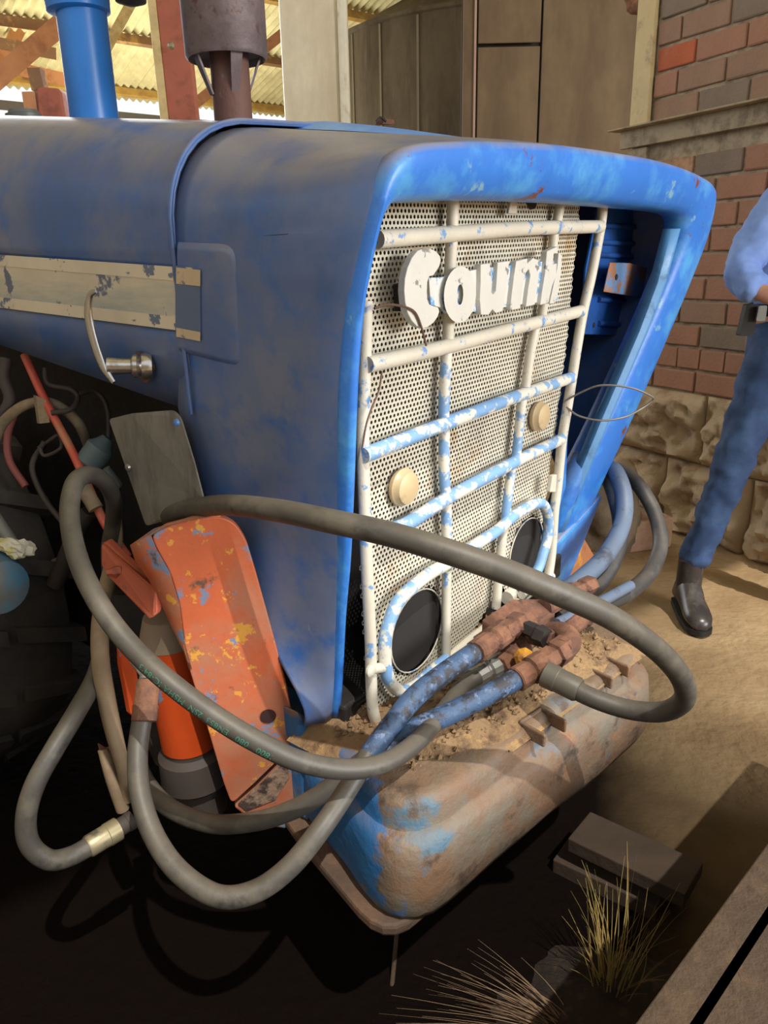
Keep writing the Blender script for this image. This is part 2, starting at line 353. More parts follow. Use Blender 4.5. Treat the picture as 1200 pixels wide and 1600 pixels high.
def add_brick(s0, s1, z, c):
    half = round((s1-s0)/bl, 2)
    o = bpy.data.objects.new('brick', brick_mesh(random.randrange(6), c, half)); COL.objects.link(o)
    org = wl((s0+s1)/2, z, -.028+random.uniform(-.002, .003)); o.rotation_euler = (random.uniform(-.01, .01), random.uniform(-.006, .006), ang)
    place(o, org, wall)
rows = []
z = zB+pit/2
while z < 1.80-pit*.3: rows.append(z); z += pit
z = 1.893+pit/2
while z < 3.2: rows.append(z); z += pit
hdr = {1}
for ri, z in enumerate(rows):
    ln = bl*.52 if ri in hdr else bl
    s = .905 if z > 1.85 else S1-.005
    first = True
    while s > -1.35:
        l_ = ln
        if first and ri % 2: l_ = bl*.5
        first = False
        c = random.choices([0, 1, 2, 3, 4], [4, 3, 3, 2.2, .0])[0]
        if z < 1.2: c = random.choices([0, 2, 3], [6, 2, 1])[0]
        if ri == 2 and .33 < s-l_*.5 < .6: c = 3
        if abs(z-(1.893+pit*2.5)) < .02 and s > .8: c = 4; l_ = bl*.85
        add_brick(s-l_, s, z, c); s -= l_
# stone plinth
def stone(s0, s1, z0, z1, seed, par, mt=M_stone, out=.07):
    n, m_ = 22, 34; P = []
    for i in range(n+1):
        row = []
        for j in range(m_+1):
            a, b = j/m_, i/n
            e = min(a, 1-a)*(s1-s0); e2 = min(b, 1-b)*(z1-z0); ed = min(1, min(e, e2)/.035)
            q = Vector(((s0+a*(s1-s0))*5, seed, (z0+b*(z1-z0))*6))
            h = out*ed*(.5+1.0*noise.fractal(q, .8, 2.2, 6))+.05*ed*abs(noise.noise(q*1.7))+.02*ed*abs(noise.noise(q*4))
            row.append(wl(s0+a*(s1-s0), z0+b*(z1-z0)+.008*noise.noise(Vector((a*4, seed, b)))*(1 if 0 < i < n else 1), h))
        P.append(row)
    v1 = grid(P)
    back = [wl(s0, z0, -.05), wl(s1, z0, -.05), wl(s1, z1, -.05), wl(s0, z1, -.05)]
    V, Fc = v1; k = len(V); V = V+back
    e0 = list(range(m_+1)); e1 = [i*(m_+1)+m_ for i in range(n+1)]; e2 = [n*(m_+1)+j for j in range(m_, -1, -1)]; e3 = [i*(m_+1) for i in range(n, -1, -1)]
    Fc = Fc+[e0[::-1]+[k, k+1], e1[::-1]+[k+1, k+2], e2[::-1]+[k+2, k+3], e3[::-1]+[k+3, k]]
    return build('stone_block', fixn((V, Fc)), mt, par, autos=60)
for (z0, z1, cuts) in ((.345, .67, (1.03, .42, -.05, -.62, -1.3)), (-.03, .335, (1.03, .62, .12, -.33, -.85, -1.5))):
    for a, b in zip(cuts, cuts[1:]): stone(b+.006, a-.006, z0, z1, a*7+z0, wall)
# steel frame round the brick panel
fr = build('steel_rail', cat2(bar(wl(S1+.04, 1.845, .02), wl(-2, 1.845, .02), wn*.015, (0, 0, .040)), bar(wl(S1+.075, 1.889, .045), wl(-2, 1.889, .045), wn*.045, (0, 0, .004))), M_rail, wall, smooth=False, bevel=.002)
build('steel_edge', cat2(bar(wl(.97, 1.893, .012), wl(.97, 4.0, .012), wd*.055, wn*.012), bar(wl(1.022, 1.893, -.03), wl(1.022, 4.0, -.03), wd*.004, wn*.05)), M_yel, wall, smooth=False, bevel=.002)
build('concrete_stub', bar(wl(.975, 1.3, .0), wl(.975, 1.80, .0), wd*.06, wn*.012), M_rail, wall, smooth=False)
b0 = D(990, 10, 4.3)
br = lathe(b0, (-.5, .2, .6), [(-.05, .012), (-.02, .035), (.01, .04), (.04, .02), (.07, .015)], 12)
build('ceramic_insulator', br, M_rust, None, 'small rusty bell-shaped insulator bracket beside top of yellowed steel edge', 'insulator')

# brown sheet partition behind
yP = 6.2
def wy(px, py, y=yP): return wp(px, py, Y_, y)
part = root('wall_back', (1.4, yP, 0), kind='structure')
def panel(px0, px1, z0, z1, name='sheet_panel', mt=M_panel, y=yP, th=.02, parent=part):
    x0 = wy(px0, 205, y).x; x1 = wy(px1, 205, y).x
    return build(name, prism([(x0, y, z0), (x1, y, z0), (x1, y+th, z0), (x0, y+th, z0)], (0, 0, z1-z0)), mt, parent, smooth=False, bevel=.004)
zs = wy(790, 70).z
panel(722, 741, 0, 5); panel(745, 839, 0, zs-.012); panel(745, 839, zs+.012, 5); panel(842, 1010, 0, 5, y=yP+.05); panel(1011, 1250, 0, 5, y=yP+.05)
x_ = wy(742.5, 100, yP-.03).x
build('conduit', tube([(x_, yP-.02, 0), (x_, yP-.02, 5)], .008, 8, n=2), mat('pinkish_conduit', (.42, .26, .2), .6), part)
panel(720, 1010, 0, 5, 'backing', M_dark, yP+.09, .02)

# unseen low walls beside and behind the viewer, added to hold back sky light
build('wall_left_blocker', prism([(-2.6, -3.6, 0), (-2.75, -3.6, 0), (-2.75, 5.2, 0), (-2.6, 5.2, 0)], (0, 0, 2.3)), M_mortar, kind='structure', smooth=False)
build('wall_front_blocker', prism([(-2.6, -3.6, 0), (-2.6, -3.75, 0), (1.6, -3.75, 0), (1.6, -3.6, 0)], (0, 0, 2.6)), M_mortar, kind='structure', smooth=False)

# silo
cx, cy, Rs = 1.28, 9.5, 1.76
silo = root('grain_silo', (cx, cy, 0), 'large dark cylindrical steel silo with conical top behind the white column', 'silo')
n = 60
zr = 3.47
V, Fc = [], []
build('tank_wall', lathe((cx, cy, 0), (0, 0, 1), [(0, Rs), (zr-.04, Rs), (zr-.03, Rs+.03), (zr, Rs+.03), (zr, Rs)], 72), M_silo, silo)
build('cone_roof', lathe((cx, cy, zr), (0, 0, 1), [(0, Rs), (.82, .25), (.86, .2)], 72), M_silo, silo)
for k in range(16):
    a = math.radians(170+k*14); c_ = Vector((cx+Rs*math.cos(a), cy+Rs*math.sin(a), 0))
    t = Vector((-math.sin(a), math.cos(a), 0)); nn = Vector((math.cos(a), math.sin(a), 0))
    build('seam_strip', bar(c_, c_+Vector((0, 0, zr-.05)), t*.012, nn*.008), mat('seam', (.24, .21, .15), .6), silo, smooth=False)

# white column
col = root('trim_1', wp(492, 400, Y_, 5.6), kind='structure')
def zcol(px0, px1, y, d=.35, z1=5, mt=M_column, name='column_shaft'):
    x0 = wp(px0, 100, Y_, y).x; x1 = wp(px1, 100, Y_, y).x
    return build(name, prism([(x0, y, 0), (x1, y, 0), (x1, y+d, 0), (x0, y+d, 0)], (0, 0, z1)), mt, col, smooth=False, bevel=.02)
zcol(440, 530, 5.6); 
st = zcol(529, 545, 5.55, .1, 5, mat('pale_strip', (.80, .78, .64), .7, 0, [((.6, .55, .42), 14, .6, .06, 5, (1, 1, .5))]), 'edge_strip')

# leaning red post
a0, a1 = D(296, 330, 5.0), D(255, -60, 4.7)
pr = root('roof_post', a0, 'thick red-brown timber post with pale left edge leaning left behind exhaust', 'post')
ax = (a1-a0).normalized(); sd = Vector((1, 0, 0)); dp = Vector((0, 1, 0))
a0g = a0-ax*(a0.z/ax.z)
build('post_face', bar(a0g+sd*.03, a1+ax*.8+sd*.03, sd*.088, dp*.05), M_redpost, pr, smooth=False, bevel=.006)
build('post_edge', bar(a0g-sd*.085, a1+ax*.8-sd*.085, sd*.026, dp*.055), M_postedge, pr, smooth=False, bevel=.006)
build('bolt', lathe(D(268, 72, 4.66), (0, -1, 0), [(0, .022), (.02, .022), (.03, .01)], 8), M_brass, pr)

# corrugated roof
e0 = Vector((-3.377, 11.509, 3.6)); ed = Vector((.794, .608, 0)); gd = Vector((.608, -.794, .25)); upn = ed.cross(gd).normalized()
if upn.z < 0: upn = -upn
ceil = root('ceiling', e0, kind='structure')
def rp(a, t, h=0): return e0+ed*a+gd*t+upn*h
ci = 0
for a0_ in np.arange(-9, 15, .8):
    t1 = 14.0
    for (ta, tb, hh) in ((-.35, 3.7, 0), (3.6, 7.6, .02), (7.5, t1, .04)):
        P = []
        ns = 45 if ta < 7 else 23
        for i in range(2):
            P.append([rp(a0_+.82*j/(ns-1), (ta, tb)[i], hh+.022*math.sin(2*math.pi*(a0_+.82*j/(ns-1))/.1)) for j in range(ns)])
        build('roof_sheet', grid(P), M_roof, ceil)
for t in (.0, 1.25, 2.5, 3.75, 5.0, 6.3):
    build('purlin', bar(rp(-9, t, -.07), rp(14, t, -.07), gd.normalized()*.035, upn*.045), M_purlin if t not in (0, 2.5) else mat('sunlit_timber', (.62, .40, .10), .7, 0, [((.45, .25, .08), 5, .55, .1, 4)]), ceil, smooth=False)  # two purlins use a brighter timber with light put into its colour
build('fascia', bar(rp(-9, -.42, -.2), rp(14, -.42, -.2), gd.normalized()*.02, Vector((0, 0, .05))), mat('fascia_grey', (.16, .15, .13), .7), ceil, smooth=False)
def strut(p, q, wpx, mt, name='rafter', up=0.):
    p, q = Vector(p), Vector(q); t = (q-p).normalized(); p = p-t*2.2; q = q+t*up; v = (p-Vector(CAM)).normalized(); s = t.cross(v).normalized()
    return build(name, bar(p, q, s*wpx, v*.05), mt, ceil, smooth=False)
strut(D(-30, 145, 6.5), D(125, 12, 6.5), .075, M_rafter, up=.45); strut(D(-34, 156, 6.6), D(126, 24, 6.6), .04, M_postedge, up=.4)
strut(D(-10, 125, 8.6), D(60, -15, 8.6), .07, M_rafter, up=.6)
strut(D(-30, 28, 8), D(85, 42, 8), .05, M_purlin); strut(D(-20, 64, 8), D(86, 84, 8), .055, M_purlin)
strut(D(176, 58, 8), D(205, 5, 8), .05, M_postedge); strut(D(30, 108, 9), D(118, 128, 9), .07, M_rafter)
strut(D(-30, 108, 9.5), D(75, 120, 9.5), .06, M_purlin)
strut(D(430, 62, 8), D(470, 30, 8), .05, M_rafter)

# ================================================================== TRACTOR
TR = root('tractor', tw(1.35, 1.6, 0), 'old faded blue tractor with cream perforated grille and open nose', 'tractor')
XL = .747
Zt = 1.36; kk = .2; dN = .60+kk*1.36
def nf(px, py): return Vector(tp(px, py, (0, 1, kk), dN))            # nose front plane (leans back downwards)
# front outline: outer edge of the nose, from bottom left over the top to bottom right
OUT = [(520, 1120), (524, 1060), (529, 960), (535, 870), (540, 740), (545, 600), (556, 480), (570, 400), (588, 325), (604, 276), (625, 247), (655, 234), (700, 230), (760, 229), (880, 235), (1000, 252), (1060, 266), (1095, 281), (1112, 295), (1115, 318), (1100, 380), (1052, 500), (987, 650), (934, 766), (900, 850), (880, 910)]
INN = [(532, 1118), (537, 1060), (542, 960), (550, 870), (556, 740), (561, 600), (567, 500), (578, 430), (592, 365), (604, 335), (618, 319), (640, 313), (690, 310), (760, 308), (880, 311), (980, 319), (1040, 325), (1066, 330), (1076, 338), (1077, 356), (1066, 400), (1020, 510), (952, 660), (896, 775), (872, 850), (858, 905)]
Fo = spline([nf(*p) for p in OUT], 5); Fi = spline([nf(*p) for p in INN], 5); NU = len(Fo)
def rear(i):
    p = Fo[i]
    x, z = p.x, p.z
    # rear edge of the nose at this outline station
    cxm = 1.36
    if p.x < cxm: left = True
    else: left = False
    xr = XL+.002
    if z < 1.30 and (x < .9 or x > 1.6):
        # side wall
        zs_ = [(.50, .755, .52), (.54, .77, .56), (.596, .80, .596), (.70, .88, .70), (.80, .955, .80), (.89, .999, .90), (1.043, 1.028, 1.045), (1.16, 1.0, 1.16), (1.32, .985, 1.33)]
        zz = [a[0] for a in zs_]; yy = np.interp(z, zz, [a[1] for a in zs_]); zo = z
        t = max(0, (z-1.0)/.32); zo = z+.0*t
        xx = xr if left else 2*cxm-xr+.02
        if not left: xx = np.interp(z, [.43, 1.2], [1.76, 1.97])
        yy = max(yy, p.y+.02)
        return Vector((xx, yy, zo))
    # shoulder and top: superellipse section at y=.985
    return None
# arc-length along the top part for the rear section
idx = [i for i in range(NU) if rear(i) is None]
i0, i1 = idx[0], idx[-1]
RP = [rear(i) for i in range(NU)]
zl = Fo[i0].z; zr_ = Fo[i1].z
def section(y, t, x0=XL, x1=1.975, zb=1.28, zt=None, a=.19):
    """t 0..1 from left side top over the crown to the right; y sets the crown height"""
    zt = zt if zt is not None else 1.418+.11*(y-.6)
    b = zt-zb
    L1 = .27; L2 = (x1-x0-2*a); 
    if t < .3:
        th = t/.3*math.pi/2; return Vector((x0+a-a*math.cos(th)**.85 if th < math.pi/2 else x0+a, y, zb+b*math.sin(th)**.85))
    if t > .7:
        th = (1-t)/.3*math.pi/2; return Vector((x1-a+a*math.cos(th)**.85, y, zb+b*math.sin(th)**.85))
    u = (t-.3)/.4; return Vector((x0+a+u*(x1-x0-2*a), y, zt+.012*math.sin(u*math.pi)))
# parametrise by fraction
acc = [0]
for i in range(i0, i1): acc.append(acc[-1]+(Fo[i+1]-Fo[i]).length)
for k, i in enumerate(range(i0, i1+1)):
    f = acc[k]/acc[-1]; RP[i] = section(.985, f, zt=1.417+.11*.385)
# blend: nose skin columns
cols_v = [0, .035, .09, .2, .35, .5, .65, .8, .92, 1]
P = []
cen = Vector((1.36, .7, 1.0))
for v in cols_v:
    row = []
    for i in range(NU):
        a = Fo[i]; b = RP[i]; q = a.lerp(b, v)
        if v > 0:  # fuller skin just behind the lip
            o = Vector((a.x-cen.x, 0, a.z-cen.z)); o.normalize()
            q = q+o*(.012*min(1, v/.12)*(1-v))*(1 if i0-6 <= i <= i1+6 else .7)
        row.append(tw(*q))
    P.append(row)
nose = build('nose_cowl', fixn(grid(P)), M_hood, TR, 'faded dusty blue sheet-metal nose', solid=.004, autos=70)
# front lip: rounded outer edge, flat face, return flange going inside
P = []
def off(a, b, t, dy): q = a.lerp(b, t); return Vector((q.x, q.y+dy, q.z))
for (t, dy) in ((-.10, .022), (-.12, .010), (-.06, -.002), (.12, -.008), (.5, -.007), (.86, -.001), (1.0, .010), (1.04, .03), (1.05, .055)):
    P.append([tw(*off(Fo[i], Fi[i], t, dy)) for i in range(NU)])
lip = build('front_lip', fixn(grid(P)), M_lip, TR, 'bright blue rolled front edge of the nose', solid=.003, autos=70)
# deep inner return flange along the right post
P = []
for (dx, dy) in ((0, 0), (-.006, .003), (-.016, .012), (-.018, .03)):
    P.append([tw(*(nf(*p)+Vector((dx, dy, 0)))) for p in ((1062, 357), (1040, 440), (1012, 515), (952, 655), (892, 800), (882, 830))])
build('inner_flange', grid(P), mat('sky_blue_flange', (.09, .26, .52), .45, 0, [((.05, .13, .25), 12, .6, .05, 6)], (40, .1)), TR, 'pale blue inner flange of right post', solid=.003)
# lower blunt end of the right post
q = [nf(*p) for p in ((893, 818), (937, 770), (905, 850), (880, 912), (856, 905), (862, 850))]
build('post_foot', prism([tw(*(p+Vector((0, -.012, 0)))) for p in q], TYv*.06), M_lip, TR, smooth=False, bevel=.008)
# pressed panel on the nose side
def sidep(px, py, x=XL): return Vector(tp(px, py, X_, x))
def sw(px, py, x=XL): return tw(*sidep(px, py, x))
def rpoly(pts, r_, n=5):                    # rounded polygon in 3D
    out = []; pts = [Vector(p) for p in pts]; m_ = len(pts)
    rs = r_ if isinstance(r_, (list, tuple)) else [r_]*m_
    for i in range(m_):
        p = pts[i]; a = (pts[i-1]-p); b = (pts[(i+1) % m_]-p); rr = min(rs[i], a.length*.45, b.length*.45)
        A = p+a.normalized()*rr; B = p+b.normalized()*rr
        for k in range(n+1):
            t = k/n; out.append(A*(1-t)**2+p*2*t*(1-t)+B*t*t)
    return out
pp = rpoly([sw(277, 378, XL-.003), sw(374, 382, XL-.003), sw(382, 577, XL-.003), sw(279, 548, XL-.003)], [.004, .03, .02, .004])
def plateau(poly, n_, h, inset, steps=4):
    c = sum(poly, Vector())/len(poly); V = []; rings = []
    for k in range(steps+1):
        t = k/steps; e = inset*t; hh = h*(math.sin(t*math.pi/2))
        V += [p+(c-p).normalized()*e+Vector(n_)*hh for p in poly]
    n = len(poly); Fc = [[k*n+i, k*n+(i+1) % n, (k+1)*n+(i+1) % n, (k+1)*n+i] for k in range(steps) for i in range(n)]
    Fc.append([steps*n+i for i in range(n)]); return fixn((V, Fc))
build('pressed_panel', plateau(pp, -TXv, .006, .014), M_hood, nose, autos=70)
ps = rpoly([sw(275, 415, XL-.0098), sw(313, 420, XL-.0098), sw(314, 527, XL-.0098), sw(275, 520, XL-.0098)], [.001, .004, .004, .001])
build('stripe_end', prism(ps, -TXv*.0012), mat('worn_blue_stripe_end', (.10, .15, .26), .5, 0, [((.55, .5, .33), 15, .60, .03, 6)], None), nose, 'cream-edged end of the side stripe', smooth=False)
for a, b in (((276, 418), (313, 422)), ((276, 512), (313, 519))):
    build('stripe_edge', prism([sw(a[0], a[1]+d, XL-.0112) for d in (0,)]+[sw(b[0], b[1], XL-.0112), sw(b[0], b[1]+14*(1 if a[1] > 450 else 1.8), XL-.0112), sw(a[0], a[1]+14*(1 if a[1] > 450 else 1.8), XL-.0112)], -TXv*.0008), mat('cream_flaking', (.58, .46, .30), .6, 0, [((.2, .2, .22), 30, .6, .02, 6)], None), nose, smooth=False)
# oval plug and crease on the nose side
build('oval_plug', lathe(sw(504, 508, XL-.006), -TXv, [(0, .012), (.003, .012), (.004, .009), (.006, .008)], 20), M_hood, nose)

# hood (bonnet) behind the nose
rows_px = [(383, 388), (392, 398), (396, 414), (481, 516), (487, 523), (497, 533), (541, 636)]
rx = [0, 0, -.004, -.004, 0.0, -.003, .012]
def hood_row(k, y):
    pa = sidep(0, rows_px[k][0]); pb = sidep(272, rows_px[k][1]); t = (y-pb.y)/(pa.y-pb.y)
    return pb.z+(pa.z-pb.z)*t
P = []
ys = [.983, 1.0, 1.02, 1.1, 1.2, 1.35, 1.5, 1.7, 1.9, 2.1, 2.4, 3.0, 3.5]
for yi in ys:
    row = []
    for k in range(len(rows_px)-1, -1, -1):
        row.append(Vector((XL-rx[k]*0-(.0035 if k not in (2, 3) else -.001)+(.01 if k == 6 else 0), yi, hood_row(k, yi))))
    zb = hood_row(0, yi)+.01
    for j in range(1, 30):
        row.append(section(yi, j/30, XL-.0035, 1.978, zb, 1.425+.11*(yi-.6)))
    for k in range(len(rows_px)):
        row.append(Vector((1.978, yi, hood_row(k, yi))))
    P.append([tw(*p) for p in row])
hood = build('bonnet', fixn(grid(P)), M_hood, TR, 'dusty grey-blue engine bonnet', solid=.004, autos=60)
# seam bead along the bonnet's front edge
sb = [tw(*Vector((p.x-.001, .985, p.z+.001))) for p in [Vector((XL-.0045, .985, hood_row(6, .985)))]+[section(.985, j/30, XL-.004, 1.978, hood_row(0, .985)+.01, 1.425+.11*.385) for j in range(0, 16)]]
build('front_bead', tube(sb, .0035, 8, n=3), M_hood, hood)
# stripe
st_ = [tw(XL-.0052, y, hood_row(2, y)-.002) for y in (.99, 1.55, 2.3)]+[tw(XL-.0052, y, hood_row(3, y)+.002) for y in (2.3, 1.55, .99)]
build('side_stripe', prism(st_, -TXv*.0012), M_stripe, hood, 'scratched cream side stripe', smooth=False)
for k, off_ in ((2, -.012), (3, .012)):
    z_ = lambda y: hood_row(k, y)+off_
    pts_ = [tw(XL-.0066, y, z_(y)+.010) for y in (.99, 1.55, 2.3)]+[tw(XL-.0066, y, z_(y)-.010) for y in (2.3, 1.55, .99)]
    build('stripe_border', prism(pts_, -TXv*.0006), mat('cream_border', (.66, .60, .46), .55, 0, [((.14, .18, .26), 26, .585, .012, 7)], None), hood, smooth=False)
# raised centre bulge with its front end on the nose
P = []
for y, w_, h in ((.70, .0, -.014), (.73, .08, -.010), (.78, .20, -.002), (.84, .26, .004), (.90, .29, .008), (.975, .30, .011), (1.0, .30, .012), (1.03, .30, .010), (1.10, .29, -.008)):
    zt = 1.426+.11*(y-.6); row = []
    for j in range(17):
        u = j/16*2-1; prof = min(1, (1-abs(u))/.18); prof = prof*prof*(3-2*prof)
        row.append(tw(1.36+u*(w_+.04), y, zt-.004+(h+.006)*prof))
    P.append(row)
build('bonnet_bulge', fixn(grid(P)), M_bulge, TR, 'lighter blue raised centre of the bonnet', autos=70)
build('hinge_clip', tube([D(588, 190, 1.72), D(595, 184, 1.72), D(603, 190, 1.72)], .003, 8), M_dark, TR)
build('hinge_tab', prism([D(600, 186, 1.73), D(616, 187, 1.73), D(616, 194, 1.73), D(598, 194, 1.73)], TYv*.02), M_rust, TR, smooth=False)
# catch handle
h0 = sw(232, 572, XL-.004)
hd = build('catch_handle', tube([sw(150, 455, XL-.062), sw(141, 462, XL-.060), sw(138, 490, XL-.06), sw(146, 530, XL-.06), sw(160, 570, XL-.058), sw(178, 598, XL-.055)], [.003, .006, .0085, .0095, .0085, .005], 14, flat=(.62, -TXv)), M_chrome, TR, 'chrome bonnet catch lever')
ps_ = sw(168, 572, XL-.052)
build('catch_stem', cat2(tube([ps_, ps_.lerp(h0, .5), h0], [.014, .0125, .0135], 18), lathe(ps_.lerp(h0, .58), h0-ps_, [(0, .014), (.004, .019), (.01, .0195), (.014, .015), (.018, .021), (.027, .022), (.034, .02)], 20)), M_chrome, hd)
build('rust_stain_washer', prism(rpoly([sw(212, 548, XL-.0048), sw(234, 556, XL-.0048), sw(243, 575, XL-.0048), sw(236, 590, XL-.0048), sw(228, 600, XL-.0048), sw(216, 585, XL-.0048)], .006), -TXv*.001), M_rust, hd, smooth=False)

# ---- grille
def gp(px, py, y=.7): return tpw(px, py, Y_, y)
rB = .0118
lb = [(572, 470), (570, 560), (568, 640), (567, 700), (570, 800), (574, 900), (579, 1000), (580, 1060), (583, 1110), (592, 1137)]
gr = build('grille_frame', tube([gp(*p) for p in lb], .0098, 14), M_cream, TR, 'cream tubular grille with blue showing through')
build('side_tube', tube([gp(*p) for p in ((943, 312), (938, 355), (924, 430), (911, 487), (901, 545), (894, 590), (886, 640), (878, 690), (871, 760), (866, 800), (862, 860), (857, 900))], .0105, 14), M_cream, gr)
def cross(pts, mt=M_cream, r_=rB, name='cross_bar'): return build(name, tube([gp(px, py, .692) for px, py in pts], r_, 14), mt, gr)
cross(((590, 374), (700, 366), (820, 357), (938, 354)), r_=.0125)
cross(((574, 570), (636, 556), (700, 541), (800, 514), (908, 486)))
cross(((568, 712), (634, 686), (701, 660), (800, 622), (893, 590)), M_creamblue)
cross(((600, 832), (640, 816), (700, 778), (800, 724), (877, 686)), M_creamblue)
ring = [(698, 1030), (680, 1044), (660, 1062), (645, 1074), (627, 1080), (611, 1068), (603, 1045), (601, 1020), (602, 998), (608, 972), (622, 940), (648, 914), (676, 893), (700, 880), (745, 850), (778, 828), (800, 808), (820, 795), (836, 787), (848, 788), (855, 802), (857, 822), (854, 845), (848, 866), (841, 888), (830, 905), (815, 920)]
build('lamp_surround', tube([gp(px, py, .690) for px, py in ring], .0112, 14), M_creamblue, gr)
build('lower_bar', tube([gp(px, py, .694) for px, py in ((690, 1040), (720, 1012), (770, 972), (830, 925), (862, 900))], .0095, 12), M_cream, gr)
up = [((708, 313), (706, 370), (702, 450), (700, 541)), ((698, 541), (694, 620), (693, 668)), ((694, 668), (694, 740), (697, 780)), ((697, 780), (698, 840), (699, 885)), ((698, 890), (697, 960), (697, 1028)),
      ((876, 311), (869, 357)), ((866, 357), (862, 400), (850, 470), (846, 500)), ((838, 505), (829, 550), (820, 612)), ((816, 618), (808, 700), (804, 722)), ((800, 726), (792, 790), (790, 812)), ((787, 820), (781, 880), (775, 950))]
for i, u_ in enumerate(up):
    build('upright', tube([gp(px, py, .697) for px, py in u_], .0095 if i != 4 else .0088, 12), M_creamblue if i in (2, 3, 9, 8, 1) else M_cream, gr)
build('bolt_lug', cat2(tube([gp(578, 1046, .692), gp(602, 1042, .69)], .0085, 10), lathe(gp(578, 1047, .686), -TYv, [(0, .011), (.004, .011), (.007, .007)], 10)), M_cream, gr)
# pierced screen: hexagonal cells with a hole each
poly = [tp(px, py, Y_, .716) for px, py in ((566, 300), (906, 300), (905, 350), (896, 420), (886, 520), (878, 590), (868, 680), (858, 750), (852, 795), (846, 830), (850, 900), (838, 925), (790, 925), (776, 880), (772, 930), (740, 985), (700, 1030), (662, 1075), (630, 1100), (604, 1128), (590, 1132), (574, 1100), (566, 960), (562, 700))]
poly = [(p[0], p[2]) for p in poly]
def inside(x, z):
    c = False; j = len(poly)-1
    for i in range(len(poly)):
        xi, zi = poly[i]; xj, zj = poly[j]
        if (zi > z) != (zj > z) and x < (xj-xi)*(z-zi)/(zj-zi)+xi: c = not c
        j = i
    return c
lc = tp(651, 985, Y_, .716); rc = tp(822, 862, Y_, .716)
pch = .0092; V = []; Fc = []; rad = pch/math.sqrt(3); hole = .0031
row = 0; zc = .46
while zc < 1.40:
    xc = .80+(pch/2 if row % 2 else 0)
    while xc < 1.62:
        j1 = .004*noise.noise(Vector((xc*90, zc*90, 0)))
        if inside(xc+j1, zc) and math.hypot(xc-lc[0], zc-lc[2]) > .080 and math.hypot(xc-rc[0], zc-rc[2]) > .078:
            k = len(V); yy = .716+.004*noise.noise(Vector((xc*4, zc*4, 1)))
            for q_ in range(6):
                a = math.pi/6+q_*math.pi/3; V.append(tw(xc+rad*math.cos(a), yy, zc+rad*math.sin(a)))
            for q_ in range(6):
                a = math.pi/6+q_*math.pi/3; V.append(tw(xc+hole*math.cos(a), yy, zc+hole*math.sin(a)))
            for q_ in range(6):
                a = math.pi/6+q_*math.pi/3; V.append(tw(xc+hole*math.cos(a), yy+.0012, zc+hole*math.sin(a)))
            for q_ in range(6):
                r2 = (q_+1) % 6; Fc.append([k+q_, k+r2, k+6+r2, k+6+q_]); Fc.append([k+6+q_, k+6+r2, k+12+r2, k+12+q_])
        xc += pch
    zc += pch*math.sqrt(3)/2; row += 1
build('perforated_screen', (V, Fc), M_screen, gr, 'cream sheet pierced with round holes', smooth=False)
# rims of the lamp holes
for c_, rr_ in ((lc, .0765), (rc, .0745)):
    build('lamp_hole_rim', tube([tw(c_[0]+rr_*math.cos(a), .714, c_[2]+rr_*math.sin(a)) for a in np.linspace(0, 2*math.pi, 33)], .0014, 8, n=1, caps=False), M_cream, gr)
    build('lamp_bucket', lathe(tw(c_[0], .722, c_[2]), TYv, [(0, .078), (.05, .07), (.09, .045), (.1, .0)], 28), M_rad, gr)
# marker lamps
for (px, py, rr_) in ((634, 762, .030), (846, 651, .029)):
    p = gp(px, py, .700)
    a = build('marker_lamp', lathe(p+TYv*.014, -TYv, [(0, rr_*.9), (.004, rr_*1.02), (.010, rr_*1.04), (.013, rr_*.95), (.021, rr_*.86), (.024, rr_*.6), (.025, .0)], 28), M_lens, gr, 'round dusty amber marker lens')
# strip behind top of screen and small side clip
build('side_clip', prism([gp(857, 742, .69), gp(864, 740, .69), gp(862, 768, .69), gp(853, 768, .69)], -TYv*.01), M_cream, gr, smooth=False, bevel=.002)
build('top_tab', prism([gp(796, 300, .70), gp(806, 300, .70), gp(803, 334, .70), gp(790, 334, .70)], -TYv*.006), M_cream, gr, smooth=False, bevel=.002)
build('tear', prism(rpoly([gp(826, 306, .7135), gp(842, 306, .7135), gp(836, 326, .7135), (gp(828, 328, .7135)), gp(823, 318, .7135)], .004), -TYv*.0008), M_rad, gr, 'dark torn hole at the top of the screen', smooth=False)

